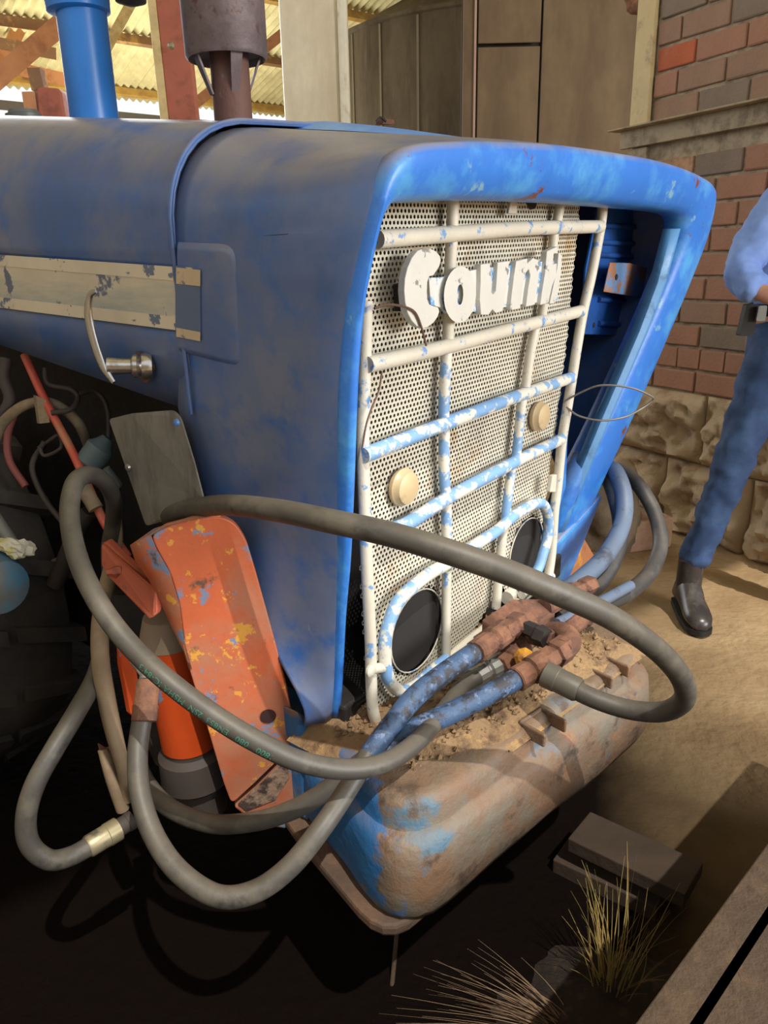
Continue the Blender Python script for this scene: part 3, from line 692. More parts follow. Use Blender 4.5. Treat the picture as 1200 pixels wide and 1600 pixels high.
# ---- badge
def cp(x, y): return (540+x/2.857, 280+y/2.857)
def bp(x, y, yy=.668): px, py = cp(x, y); return tpw(px, py, Y_, yy)
bd = build('name_badge', prism([bp(*p, .676) for p in ((372, 440), (430, 438), (600, 400), (930, 362), (950, 540), (800, 556), (600, 590), (455, 600), (432, 575), (380, 560))], TYv*.006), M_badgeback, TR, 'painted metal name badge reading Count, last letter missing', smooth=False)
LET = [[(350, 308), (378, 309), (405, 322), (422, 342), (426, 362), (420, 388), (405, 412), (392, 430), (374, 434), (366, 460), (364, 500), (366, 535), (374, 558), (392, 566), (414, 572), (420, 590), (412, 615), (392, 642), (368, 660), (345, 666), (318, 656), (296, 632), (278, 598), (267, 550), (263, 500), (266, 445), (278, 395), (298, 350), (322, 320)],
       None,
       [(604, 380), (646, 376), (650, 440), (652, 505), (660, 515), (672, 500), (676, 440), (680, 372), (734, 365), (730, 410), (716, 500), (702, 590), (672, 598), (656, 582), (640, 606), (606, 606), (600, 540), (604, 460)],
       [(763, 366), (812, 354), (812, 376), (838, 352), (864, 362), (866, 400), (858, 480), (846, 560), (806, 570), (816, 490), (826, 430), (818, 402), (804, 420), (792, 480), (780, 578), (736, 586), (742, 520), (752, 440)],
       [(900, 322), (948, 300), (950, 322), (930, 334), (926, 380), (944, 376), (940, 430), (922, 480), (906, 552), (870, 562), (880, 490), (892, 420), (896, 370)],
       [(952, 330), (968, 340), (962, 420), (948, 520), (930, 556), (912, 556), (930, 470), (946, 400)]]
for Lp in LET:
    if Lp:
        build('letter', prism([bp(*p) for p in Lp], TYv*.012), M_badge, bd, smooth=False, bevel=.0012)
    else:   # the o, a ring
        n = 28; V = []; ctr = (511, 515)
        for dy in (.668, .680):
            for (ra, rb, sk) in ((72, 126, .12), (14, 46, .1)):
                for k in range(n):
                    a = 2*math.pi*k/n; x = ctr[0]+ra*math.cos(a)-sk*rb*math.sin(a)*.3; y = ctr[1]+rb*math.sin(a); V.append(bp(x, y, dy))
        Fc = []
        for k in range(n):
            k2 = (k+1) % n
            Fc += [[k, k2, n+k2, n+k], [2*n+k, 2*n+k2, 3*n+k2, 3*n+k], [k, k2, 2*n+k2, 2*n+k], [n+k, n+k2, 3*n+k2, 3*n+k]]
        build('letter', fixn((V, Fc)), M_badge, bd, smooth=False)
build('badge_stud', prism([bp(232, 470, .70), bp(262, 460, .70), bp(264, 590, .70), bp(236, 590, .70)], TYv*.008), M_dark, TR, smooth=False)

# ---- behind the grille
rad_ = build('radiator', tbox(.80, 1.66, .83, .92, .55, 1.36), M_rad, TR, smooth=False)
fin = [tube([tw(.792+.002*(k % 2), .82, .60+k*.011+.3*0), tw(.81, .815, .606+k*.011), tw(.825, .822, .60+k*.011), tw(.84, .815, .606+k*.011)], .0016, 5, n=1) for k in range(34)]
build('radiator_fins', cat2(*fin), M_fin, rad_, kind='stuff')
pn = [(936, 316), (1006, 322), (1008, 420), (1003, 524), (908, 522), (915, 420)]
build('inner_shroud', prism([tpw(px, py, Y_, .79) for px, py in pn], TYv*.004), M_inner, TR, 'ribbed blue shroud panel right of grille', smooth=False)
for py in (352, 378, 398, 432, 468, 505):
    build('shroud_rib', tube([tpw(935, py, Y_, .788), tpw(1003, py+4, Y_, .788)], .0075, 10, n=2, flat=(.9, TZv)), M_inner, TR)
for p in ((928, 508), (944, 332)):
    build('bolt_hole', lathe(tpw(*p, Y_, .7895), -TYv, [(0, .006), (.001, .006)], 14), M_rad, TR)
tb_ = build('bracket_tab', prism([tpw(px, py, Y_, .745) for px, py in ((954, 410), (985, 411), (1032, 424), (1024, 470), (983, 462), (944, 456))], TYv*.004), mat('rusty_blue_tab', (.10, .22, .42), .55, 0, [((.30, .14, .07), 16, .52, .03, 6), ((.42, .3, .2), 14, .66, .02, 4)], (40, .3)), TR, 'rust-flaked blue bracket tab', smooth=False, bevel=.002)
build('bolt_hole', lathe(tpw(963, 433, Y_, .7445), -TYv, [(0, .007), (.001, .007)], 14), M_rad, tb_)
# blue edge just right of grille
build('support_strip', prism([tpw(px, py, Y_, .75) for px, py in ((883, 650), (888, 650), (884, 760), (872, 800), (868, 800), (878, 740))], TYv*.006), M_lip, TR, smooth=False)

# galvanised shield
gs = [sw(170, 655, .70), sw(205, 646, .70), sw(270, 641, .715), sw(281, 652, .715), sw(302, 720, .715), sw(318, 782, .715), sw(270, 810, .71), sw(228, 822, .70), sw(198, 735, .70)]
sh = build('heat_shield', prism(rpoly(gs, .008, 3), TXv*.003), M_galv, TR, 'dull galvanised sheet shield', smooth=False)
for p in ((277, 660), (201, 730)): build('rivet', lathe(sw(*p, .70), -TXv, [(0, .006), (.004, .005), (.005, 0)], 12), M_bulge if p[0] > 240 else M_zinc, sh)

# engine bay
eng = build('engine_block', tbox(.98, 1.6, 1.0, 3.4, .45, 1.33), M_dark, TR, 'grimy black engine', smooth=False)
build('side_tray', tbox(.84, 1.0, 1.25, 2.3, .50, .56), M_dark, TR, smooth=False)
for (a, mt, r_) in (([(38, 555, 1.60), (70, 625, 1.58), (110, 700, 1.55), (140, 765, 1.52), (165, 820, 1.5), (200, 870, 1.5)], M_redhose, .0085),
                    ([(-10, 690, 1.5), (5, 660, 1.55), (35, 635, 1.6), (70, 628, 1.6), (100, 640, 1.6), (125, 665, 1.6), (140, 700, 1.65)], M_yelhose, .011),
                    ([(70, 575, 1.6), (75, 600, 1.6), (110, 608, 1.6), (122, 622, 1.6), (110, 640, 1.57), (80, 645, 1.56)], M_brownhose, .0055),
                    ([(125, 615, 1.6), (150, 612, 1.62), (168, 640, 1.62), (170, 700, 1.62)], M_brownhose, .005),
                    ([(25, 640, 1.6), (12, 680, 1.6), (15, 720, 1.6), (40, 760, 1.6)], mat('faded_red_hose', (.25, .07, .06), .6), .0075),
                    ([(60, 700, 1.62), (75, 690, 1.62), (92, 680, 1.62), (95, 700, 1.6), (70, 712, 1.6), (62, 700, 1.6)], M_brownhose, .004),
                    ([(10, 560, 1.6), (5, 590, 1.6), (15, 625, 1.6), (-5, 660, 1.6)], M_brownhose, .012),
                    ([(70, 690, 1.62), (50, 730, 1.62), (70, 780, 1.62), (110, 830, 1.6)], M_brownhose, .006)):
    build('engine_hose', tube([D(*p) for p in a], r_, 10), mt, TR, 'red engine hose' if mt is M_redhose else None)
build('filter_bowl', lathe(D(148, 712, 1.56), (.5, .2, .6), [(-.03, .018), (-.02, .028), (.02, .029), (.03, .02), (.045, .012)], 20), mat('dull_teal_casting', (.09, .13, .14), .5), TR, 'dull teal casting')
build('clamp', lathe(D(162, 735, 1.53), (.5, .2, -.9), [(0, .014), (.04, .013), (.045, .01)], 14), M_steelgrey, TR)
build('hose_clip', prism([D(56, 618, 1.57), D(72, 625, 1.57), D(78, 660, 1.57), D(62, 662, 1.57)], TYv*.01), M_yelhose, TR, smooth=False)
build('wrapped_hose', tube([D(125, 755, 1.49), D(138, 775, 1.49), D(150, 795, 1.49)], .0145, 12), M_yelhose, TR)
build('side_pipe', tube([D(50, 900, 1.7), D(70, 890, 1.7), D(105, 875, 1.7), D(135, 870, 1.7)], .014, 12), mat('grimy_tan', (.12, .1, .075), .7), TR)
build('lower_arm', tube([D(85, 915, 1.66), D(100, 880, 1.65), D(120, 830, 1.63), D(140, 800, 1.62)], .018, 12), M_dark, TR)
build('chassis_box', tbox(.86, 1.5, .98, 3.4, .33, .50), mat('grimy_brown_plate', (.03, .02, .017), .7, 0, [((.05, .03, .025), 6, .5, .1, 4)], (20, .2)), TR, smooth=False, bevel=.01)

# left front tyre and hub behind the hoses
tc_ = tw(.62, 2.02, .52)
def tyre(c, ax, R_, w_, n_lug=20):
    pr = [(-w_*.38, R_*.62), (-w_*.5, R_*.72), (-w_*.5, R_*.86), (-w_*.42, R_*.96), (-w_*.2, R_), (w_*.2, R_), (w_*.42, R_*.96), (w_*.5, R_*.86), (w_*.5, R_*.72), (w_*.38, R_*.62)]
    return lathe(c, ax, pr, 48)
wh = build('wheel', tyre(tc_, TXv, .50, .34), M_tyre, TR, 'dark worn front tyre')
lug = []
for k in range(20):
    a = 2*math.pi*k/20; rdir = TYv*math.cos(a)+TZv*math.sin(a); td = -TYv*math.sin(a)+TZv*math.cos(a)
    for s in (-1, 1):
        aa = tc_+rdir*.492+TXv*(s*.01); bb = tc_+rdir*.478+TXv*(s*.165)+td*.07*s
        lug.append(bar(aa, bb, td*.018, rdir*.022))
build('tread_lugs', cat2(*lug), M_tyre, wh, smooth=False, kind='stuff')
build('wheel_rim', lathe(tc_-TXv*.12, -TXv, [(-.02, .31), (.02, .31), (.0, .26), (-.03, .12), (.02, .11), (.04, .06), (.04, 0)], 36), mat('teal_blue_rim', (.04, .16, .26), .5, 0, [((.1, .1, .09), 6, .5, .1, 4)]), wh, 'dusty blue wheel rim')
build('blue_casting', lathe(D(-8, 912, 1.42), -TYv, [(-.75, .03), (-.18, .03), (-.17, .05), (-.05, .055), (.0, .058), (.03, .05), (.04, .02)], 24), mat('teal_blue_paint', (.04, .16, .26), .5, 0, [((.1, .1, .09), 6, .5, .1, 4)]), TR, 'dusty teal blue casting at far left')
build('axle_beam', tbox(.80, 1.9, 1.85, 2.15, .40, .58), M_dark, TR, smooth=False, bevel=.02)
wh2 = build('wheel', tyre(tw(2.15, 2.02, .45), TXv, .50, .34), M_tyre, TR, 'far side front tyre, mostly hidden')

# ---- orange lift bracket on the left
nb = unit((-.62, -.785, 0)); db = float(nb@np.array([.70, .95, 0]))
c0 = tp(380, 900, X_, .715); db = float(nb@c0)
def op(px, py, o=0): return tpw(px, py, nb, db+o)
NB = TXv*nb[0]+TYv*nb[1]
face = [(288, 1000), (281, 945), (266, 895), (244, 856), (236, 836), (262, 822), (305, 811), (345, 807), (368, 818), (385, 845), (400, 895), (425, 985), (448, 1070), (459, 1130), (458, 1165), (400, 1222), (362, 1257), (350, 1225), (325, 1140), (300, 1060), (285, 1008)]
ob = build('lift_bracket', prism(rpoly([op(*p) for p in face], .012, 3), -NB*.016), M_orange, TR, 'chipped orange steel lift bracket', smooth=False, bevel=.004)
# arched cover running back from the face over the top and left edge
ea = [(300, 1045), (288, 1000), (281, 945), (266, 895), (244, 856), (236, 836), (262, 822), (305, 811), (345, 807)]
eb = [(276, 992), (268, 980), (252, 945), (232, 905), (211, 876), (203, 852), (240, 826), (300, 806), (345, 800)]
P = [[op(px, py, -.004) for px, py in ea], [op(px, py, .002) for px, py in ea], [op(a[0]*.5+b[0]*.5-1, a[1]*.5+b[1]*.5, -.004) for a, b in zip(ea, eb)], [op(px, py, -.022) for px, py in eb], [op(px, py, -.06) for px, py in eb]]
build('bracket_edge', fixn(grid(P)), M_orange, ob, solid=.005)
build('lower_gusset', prism([op(*p) for p in ((366, 1262), (400, 1235), (445, 1190), (476, 1205), (480, 1268), (446, 1296), (400, 1288))], -NB*.02), M_orange, ob, smooth=False, bevel=.004)
build('gusset_rust', prism([op(*p, .002) for p in ((372, 1258), (412, 1222), (448, 1185), (452, 1215), (430, 1250), (385, 1268))], -NB*.004), mat('dark_flaked_rust', (.05, .03, .025), .8, 0, [((.3, .2, .14), 18, .58, .05, 6)], (40, .5)), ob, smooth=False)
build('bracket_hole', lathe(op(419, 1119, .0012), NB, [(0, .0135), (.001, .0135)], 18), mat('dark_hole', (.03, .008, .006), .8), ob, 'round hole through the bracket')
# tongue plate with bolt above the cylinder
q0 = [D(158, 850, 1.30), D(166, 846, 1.30), D(232, 912, 1.22), D(243, 922, 1.20), D(244, 962, 1.20), D(233, 968, 1.20), D(172, 905, 1.28), D(158, 885, 1.30)]
nv = (q0[2]-q0[0]).cross(q0[5]-q0[2]).normalized()
if nv.dot(Vector(FW)) < 0: nv = -nv
build('tongue_plate', prism(rpoly(q0, .006, 3), TXv*.016+TYv*.006), M_redpl, ob, 'matt red oxide tongue plate', smooth=False, bevel=.003)
build('tongue_top', prism([D(160, 848, 1.30), D(176, 843, 1.33), D(250, 912, 1.24), D(240, 918, 1.20)], TZv*-.006), M_redpl, ob, smooth=False)
build('tongue_bolt', cat2(lathe(D(168, 895, 1.27), D(190, 892, 1.27)-D(168, 895, 1.27), [(0, .007), (.012, .007), (.012, .011), (.026, .011)], 6)), M_redpl, ob)
build('link_plate', prism([D(188, 985, 1.33), D(206, 1000, 1.32), D(222, 1100, 1.33), D(215, 1125, 1.34), D(204, 1115, 1.34), D(190, 1040, 1.34)], TYv*.014), M_orange2, ob, smooth=False, bevel=.002)
# hydraulic cylinder
ca, cb = D(268, 1000, 1.33), D(298, 1158, 1.40)
build('lift_cylinder', tube([ca, ca.lerp(cb, .5), cb], .052, 28, n=4), M_orange2, TR, 'bright orange hydraulic ram')
ce = cb+(cb-ca).normalized()*.06
build('cylinder_foot', lathe(cb, cb-ca, [(0, .050), (.01, .05), (.02, .062), (.075, .066), (.09, .05), (.15, .045)], 28), M_brownhose, TR)
build('cylinder_cap', lathe(ca-(cb-ca).normalized()*.02, ca-cb, [(-.02, .053), (0, .05), (.03, .04), (.035, .02)], 24), mat('grimy_tan2', (.25, .19, .13), .7), TR)
build('ram_port', tube([D(213, 1030, 1.24), D(224, 1042, 1.23), D(232, 1058, 1.22)], [.012, .013, .010], 8), M_zinc, TR)
build('rear_plate', prism([D(176, 930, 1.45), D(200, 1000, 1.45), D(222, 1128, 1.45), D(252, 1200, 1.45), D(330, 1230, 1.45), D(330, 1000, 1.45), D(250, 930, 1.45)], TYv*.02), M_dark, TR, smooth=False)
build('bottom_rod', tube([D(163, 1170, 1.38), D(175, 1215, 1.38), D(192, 1265, 1.4)], .012, 10), M_strap, TR)
build('rod_end', prism([D(160, 1165, 1.37), D(172, 1172, 1.37), D(200, 1250, 1.39), D(188, 1262, 1.39)], TYv*.02), M_rust, TR, smooth=False, bevel=.003)

# far side bracket, visible past the right post
fb = [tpw(px, py, Y_, .95) for px, py in ((880, 935), (897, 880), (914, 842), (930, 870), (937, 930), (925, 960), (890, 960))]
build('far_bracket', prism(fb, TYv*.03), mat('orange_yellow_rust', (.42, .17, .07), .7, 0, [((.68, .34, .04), 7, .58, .03, 5), ((.25, .1, .05), 9, .6, .06, 5)], (40, .3)), TR, 'rust and yellow far side bracket', smooth=False, bevel=.004)

# ---- ballast block in front
def rring(poly, z, inset, rads, n=6):
    pts = [Vector((x, y, 0)) for x, y in poly]; m_ = len(pts); o = []
    for i in range(m_):
        p = pts[i]; a = (p-pts[i-1]).normalized(); b = (pts[(i+1) % m_]-p).normalized()
        na = Vector((-a.y, a.x, 0)); nb_ = Vector((-b.y, b.x, 0)); k = (na+nb_); k = k/max(.3, k.length_squared)*2
        o.append(p+k*inset)
    return [Vector((q.x, q.y, z)) for q in rpoly(o, rads, n)]
bpoly = [(.655, .520), (1.40, .405), (1.50, .62), (1.48, .84), (.765, .84)]
rads = [.10, .10, .05, .05, .06]
def dens(ring_, m_=6):
    out = []
    for i in range(len(ring_)):
        a, b = ring_[i], ring_[(i+1) % len(ring_)]; k = m_ if (b-a).length > .08 else 1
        for j in range(k): out.append(a.lerp(b, j/k))
    return out
prof = [(.300, .055, 1), (.302, .030, 1), (.312, .012, 1), (.335, .002, 1), (.37, .0, 1), (.41, .002, 1), (.445, .004, 1), (.458, .012, 1), (.462, .020, 1), (.470, .022, 1), (.490, .024, 1), (.505, .030, 1), (.510, .038, 1), (.512, .05, 1), (.512, .06, 1)]
rings = [rring(bpoly, z, i_, rads) for z, i_, _ in prof]
# same subdivision for all rings
base = rings[4]; ks = [14 if (base[(i+1) % len(base)]-base[i]).length > .08 else 1 for i in range(len(base))]
R2 = []
for rg in rings:
    o = []
    for i in range(len(rg)):
        for j in range(ks[i]): o.append(rg[i].lerp(rg[(i+1) % len(rg)], j/ks[i]))
    R2.append(o)
n = len(R2[0]); V = []
for rg in R2:
    for p in rg:
        q = p+Vector((noise.noise(p*9), noise.noise(p*9+Vector((5, 0, 0))), noise.noise(p*9+Vector((0, 5, 0)))))*.006
        V.append(tw(*q))
Fc = [[k*n+i, k*n+(i+1) % n, (k+1)*n+(i+1) % n, (k+1)*n+i] for k in range(len(R2)-1) for i in range(n)]
Fc.append([(len(R2)-1)*n+i for i in range(n)]); Fc.append([i for i in range(n)][::-1])
bk = build('ballast_block', fixn((V, Fc)), M_block, TR, 'heavy cast front ballast block with blue paint worn to rust', autos=50)
# base flange reaching back under the axle
fl_ = [(.70, .56), (.665, .60), (.75, .82), (.79, .95), (1.45, .95), (1.45, .6)]
rg = rpoly([Vector((x, y, .297)) for x, y in [(.648, .535), (.72, .79), (.78, .95), (1.45, .95), (1.45, .5)]], [.08, .03, .02, .02, .02])
build('base_flange', prism([tw(*p) for p in rg], TZv*.022), mat('rusty_flange', (.09, .058, .04), .75, 0, [((.16, .09, .05), 9, .54, .08, 7), ((.1, .13, .16), 12, .62, .04, 7)], (30, .4)), bk, smooth=False, bevel=.006)
# blue web behind the corner and the axle support
build('blue_web', tbox(.755, 1.4, .80, .95, .32, .50), M_blockblue, TR, smooth=False, bevel=.01)
build('axle_support', prism([tpw(px, py, Y_, .80) for px, py in ((466, 1112), (505, 1135), (560, 1150), (600, 1160), (600, 1230), (520, 1215), (470, 1160))], TYv*.2), M_blockblue, TR, 'blue casting under the nose', smooth=False, bevel=.006)
build('cross_channel', tbox(.80, 1.6, .74, .84, .50, .56), M_dark, TR, smooth=False, bevel=.006)
# lugs and pockets along the front ledge
def bt(px, py, z=.512): return Vector(tp(px, py, Z_, z))
for (px, py, s_) in ((868, 1150, .05), (970, 1062, .045)):
    p = bt(px, py, .50)+Vector((.17, .985, 0))*.028; 
    e = Vector((.985, -.17, 0)); f_ = Vector((.17, .985, 0))
    out_ = []
    a, b = .032, .028
    for (u0, u1, v0, v1, h) in ((-a, -a+.007, -b, b, .025), (a-.007, a, -b, b, .025), (-a, a, b-.007, b, .025)):
        q = [p+e*u0+f_*v0, p+e*u1+f_*v0, p+e*u1+f_*v1, p+e*u0+f_*v1]
        out_.append(prism([tw(*Vector((k.x, k.y, .492))) for k in q], TZv*h))
    build('cast_lug', cat2(*out_), M_block, bk, smooth=False, bevel=.003)
# dirt heap on the block
V = []; nx, ny = 110, 60; Fc = []; DE = []
def dirte(x, y): return min(1, min(x-.745, 1.38-x)/.07, (y-(.545-.145*(x-.66)))/.06, (y+.55*x-1.02)/.06, (.82-y)/.04)
def dirtz(x, y):
    e = dirte(x, y)
    q = Vector((x*16, y*16, 0)); h = .013+.011*noise.fractal(q, .9, 2.1, 5)+.012*max(0, noise.noise(q*2.2))
    return .500+max(-.3, e)*(h+.020) if e < 1 else .500+h+.020
for i in range(nx+1):
    for j in range(ny+1):
        x = .70+(1.40-.70)*i/nx; y0 = .54-.145*(x-.66); y = y0+(.83-y0)*j/ny
        V.append(tw(x, y, dirtz(x, y))); DE.append(dirte(x, y))
for i in range(nx):
    for j in range(ny):
        k = i*(ny+1)+j; q_ = [k, k+ny+1, k+ny+2, k+1]
        if min(DE[z_] for z_ in q_) > -.12: Fc.append(q_)
dh = build('dirt_heap', fixn((V, Fc)), M_dirt, None, 'heap of dry crumbly soil lying on top of the cast front block', 'dirt', kind='stuff', autos=180)
V, Fc = [], []
for k in range(900):
    x = random.uniform(.78, 1.36); y = random.uniform(.58-.145*(x-.66), .78); s = random.uniform(.002, .0075)
    c_ = Vector((x, y, dirtz(x, y)+s*.4)); b0_ = len(V)
    for d in ((1, 0, 0), (-1, 0, 0), (0, 1, 0), (0, -1, 0), (0, 0, 1), (0, 0, -1)):
        V.append(tw(*(c_+Vector(d)*s*random.uniform(.6, 1.3))))
    for f in ((0, 2, 4), (2, 1, 4), (1, 3, 4), (3, 0, 4), (2, 0, 5), (1, 2, 5), (3, 1, 5), (0, 3, 5)): Fc.append([b0_+i for i in f])
build('soil_crumbs', (V, Fc), M_dirt, dh, smooth=False, kind='stuff')

# ---- intake pipe, exhaust, cap
p0 = D(153, 230, 1.66)
ip = build('intake_pipe', lathe(p0-Vector((0, 0, .05)), (0, 0, 1), [(0, .056), (.045, .056), (.05, .05), (.5, .05)], 36), M_pipeblue, TR, 'bright blue air intake pipe')
zt0 = D(150, 40, 1.66).z
build('intake_band', lathe(Vector((p0.x-.005, p0.y, zt0)), (-.03, 0, 1), [(0, .055), (.004, .063), (.0645, .066), (.3, .066)], 36), M_pipeblue, ip)
build('intake_cap', lathe(D(205, 6, 1.74), (0, 0, 1), [(-.004, .01), (.004, .034), (.03, .036)], 24), M_dark, ip)
pe = D(368, 230, 1.52)
ex = build('exhaust_pipe', lathe(Vector((pe.x, pe.y, pe.z-.05)), (0, 0, 1), [(0, .037), (.5, .037)], 30), M_exh2, TR, 'rusty exhaust pipe')
zm = D(368, 104, 1.52).z; cm = Vector((pe.x-.004, pe.y, zm))
build('silencer', lathe(cm, (-.01, 0, 1), [(.02, .03), (.012, .066), (0, .073), (.006, .078), (.35, .080)], 40), M_exh, ex, 'dull grey burnt silencer drum')
for a in (-2.6, -1.1, .3, 1.8):
    dr = Vector((math.cos(a), math.sin(a), 0)); t = dr.cross(Vector((0, 0, 1)))
    build('silencer_strut', prism([cm+dr*.066+t*.012+Vector((0, 0, .01)), cm+dr*.066-t*.012+Vector((0, 0, .01)), cm+dr*.037-t*.007-Vector((0, 0, .062)), cm+dr*.037+t*.007-Vector((0, 0, .062))], -dr*.004), M_exh, ex, smooth=False)
build('radiator_cap', lathe(D(38, 184, 2.0), TZv, [(0, .045), (.008, .045), (.010, .038), (.018, .036), (.02, .02)], 30), M_steelgrey, TR, 'grey filler cap on the bonnet')
oc = D(75, 186, 4.2)
ot = root('machine_housing', Vector((oc.x, oc.y, 0)), 'small faded red machine with narrow neck, in the bright opening behind the bonnet', 'machine')
build('stand', prism([oc+Vector((-.13, 0, -.15)), oc+Vector((.08, 0, -.15)), oc+Vector((.08, .2, -.15)), oc+Vector((-.13, .2, -.15))], (0, 0, -(oc.z-.15))), M_dark, ot, smooth=False)
build('housing', prism(rpoly([oc+Vector((-.06, 0, -.15)), oc+Vector((.10, 0, -.15)), oc+Vector((.09, 0, .15)), oc+Vector((-.04, 0, .16))], .03), (0, .2, 0)), M_redpost, ot, smooth=False, bevel=.01)
build('neck', bar(oc+Vector((-.05, .08, .15)), oc+Vector((-.06, .08, .26)), (.035, 0, 0), (0, .035, 0)), M_purlin, ot, smooth=False)
build('side_box', prism([oc+Vector((-.13, .02, .03)), oc+Vector((-.06, .02, .03)), oc+Vector((-.06, .02, .14)), oc+Vector((-.13, .02, .14))], (0, .12, 0)), M_rafter, ot, smooth=False)

# ---- manifold of rusty fittings
mf = build('hydraulic_manifold', cat2(prism([D(752, 968, 1.43), D(800, 935, 1.50), D(850, 935, 1.55), D(868, 955, 1.52), D(822, 985, 1.44), D(790, 992, 1.42)], TZv*-.05), prism([D(790, 992, 1.41), D(826, 982, 1.43), D(840, 1040, 1.40), D(806, 1052, 1.38)], TYv*.03)), M_rust, TR, 'rusty valve manifold with many unions', smooth=False, bevel=.004)
def mfit(a, b, r_, mt=M_rust, name='union_fitting', sides=6): return build(name, fitting(D(*a), D(*b), r_, sides=sides), mt, mf, smooth=False)
mfit((742, 1020, 1.30), (790, 985, 1.38), .021, sides=12); mfit((786, 990, 1.36), (812, 972, 1.42), .020)
mfit((735, 1062, 1.34), (788, 1033, 1.38), .0175, M_zinc, sides=12); mfit((782, 1040, 1.36), (806, 1022, 1.39), .018, M_rust)
mfit((806, 1062, 1.28), (850, 1036, 1.31), .022, sides=12); mfit((846, 1038, 1.31), (886, 1010, 1.34), .022)
build('elbow', tube([D(878, 1015, 1.33), D(890, 1003, 1.35), D(882, 988, 1.37), D(860, 985, 1.40)], [.02, .021, .018, .016], 14), M_rust, mf)
mfit((866, 1000, 1.37), (828, 988, 1.40), .018, M_rust)
build('dark_union', lathe(D(855, 998, 1.36), D(828, 985, 1.39)-D(855, 998, 1.36), [(0, .018), (.02, .02), (.025, .016), (.05, .016)], 6), M_dark, mf, smooth=False)
build('yellow_plug', lathe(D(820, 1028, 1.34), (-.3, -.8, .5), [(-.01, .016), (.008, .018), (.016, .010), (.018, 0)], 8), mat('rusty_yellow', (.55, .26, .02), .6, 0, [((.2, .07, .03), 22, .55, .05, 5)]), mf, 'rusty yellow plug', smooth=False)
mfit((850, 950, 1.52), (896, 925, 1.60), .02, sides=12); mfit((890, 928, 1.58), (925, 912, 1.64), .018)
mfit((885, 985, 1.50), (935, 950, 1.58), .018, M_rust, sides=12)
build('feed_pipe', tube([D(870, 975, 1.50), D(930, 945, 1.60), D(985, 915, 1.72)], .012, 10), M_hosebluegrey, mf)
build('grey_pipe', tube([D(792, 935, 1.60), D(815, 915, 1.66), D(840, 898, 1.7)], .015, 12), M_cream, mf); build('grey_pipe', tube([D(815, 930, 1.6), D(838, 912, 1.66), D(845, 905, 1.68)], .009, 12), M_cream, mf)

# ================================================================== HOSES (each hangs on its own)
HG = None
def hose(name_label, pts, r_, mt=M_hose, sides=20, ferr=(), group=None, n=10, flat=None):
    o = build('hydraulic_hose', tube([D(*p) for p in pts], r_, sides, n=n, flat=flat), mt, None, name_label, 'hose')
    for (a, b, rr_, fm) in ferr:
        A, B = D(*a), D(*b); L_ = (B-A).length
        build('ferrule', lathe(A, B-A, [(0, rr_*.9), (.004, rr_), (L_*.6, rr_), (L_*.62, rr_*1.06), (L_*.97, rr_*1.06), (L_, rr_*.9)], 20), fm, o)
    return o
h1 = hose('thick black hose arching across the front of the grille', [(262, 806, 1.30), (290, 797, 1.22), (350, 789, 1.12), (430, 797, 1.02), (520, 815, .95), (610, 835, .92), (700, 862, .90), (790, 893, .90), (880, 930, .92), (960, 968, .96), (1030, 1018, 1.02), (1066, 1062, 1.09), (1068, 1094, 1.14), (1035, 1112, 1.19), (980, 1108, 1.22), (920, 1088, 1.24), (862, 1056, 1.27)],
          [.0155, .0155, .0155, .0155, .0155, .0155, .0155, .0155, .0155, .0155, .0155, .0158, .0158, .0158, .0158, .0158, .0165], M_hose, 24,
          ferr=(((905, 1079, 1.245), (850, 1052, 1.275), .0205, mat('hose_sleeve', (.10, .09, .07), .5)),))
h2pts = [(172, 905, 1.50), (170, 860, 1.46), (176, 820, 1.42), (178, 785, 1.36), (166, 756, 1.30), (142, 742, 1.25), (119, 752, 1.20), (109, 790, 1.16), (113, 840, 1.12), (130, 895, 1.09), (162, 955, 1.06), (205, 1010, 1.04), (260, 1062, 1.02), (330, 1115, 1.02), (400, 1158, 1.02), (470, 1190, 1.04), (540, 1202, 1.07), (600, 1192, 1.11), (650, 1160, 1.17), (690, 1115, 1.25), (725, 1072, 1.32), (745, 1058, 1.34)]
h2 = hose('long black printed hose looping left of orange bracket and sweeping under the nose', h2pts, .0145, M_hose, 24)
# printed line on the hose
def print_on(hobj, pts, txt, s_start, phi0, size, r_):
    cu = bpy.data.curves.new('text', 'FONT'); cu.body = txt; cu.size = size; cu.resolution_u = 3
    to = bpy.data.objects.new('text', cu); COL.objects.link(to)
    bpy.context.view_layer.update()
    me = bpy.data.meshes.new_from_object(to.evaluated_get(bpy.context.evaluated_depsgraph_get())); COL.objects.unlink(to); bpy.data.objects.remove(to)
    Pp = spline([D(*p) for p in pts], 10); acc = [0]
    for a, b in zip(Pp, Pp[1:]): acc.append(acc[-1]+(b-a).length)
    W_ = max(v.co.x for v in me.vertices); V = []
    for v in me.vertices:
        s = s_start+(W_-v.co.x)                                       # reads against the hose direction
        s = min(max(s, 0), acc[-1]-1e-4); i = max(0, np.searchsorted(acc, s)-1); f = (s-acc[i])/(acc[i+1]-acc[i])
        p = Pp[i].lerp(Pp[i+1], f); t = (Pp[min(i+2, len(Pp)-1)]-Pp[max(0, i-1)]).normalized()
        vv = (Vector(CAM)-p); vv = (vv-t*vv.dot(t)).normalized(); sd_ = t.cross(vv)      # side pointing to the lower/left rim
        if sd_.dot(Vector(-UU)) < 0: sd_ = -sd_
        ph = phi0+v.co.y/r_
        V.append(p+(vv*math.cos(ph)+sd_*math.sin(ph))*(r_+.0004))
    fs = [list(pl.vertices) for pl in me.polygons]
    return build('printed_line', (V, fs), M_letter, hobj, 'green printed hose marking', smooth=False)
Pp = spline([D(*p) for p in h2pts], 10); acc = [0]
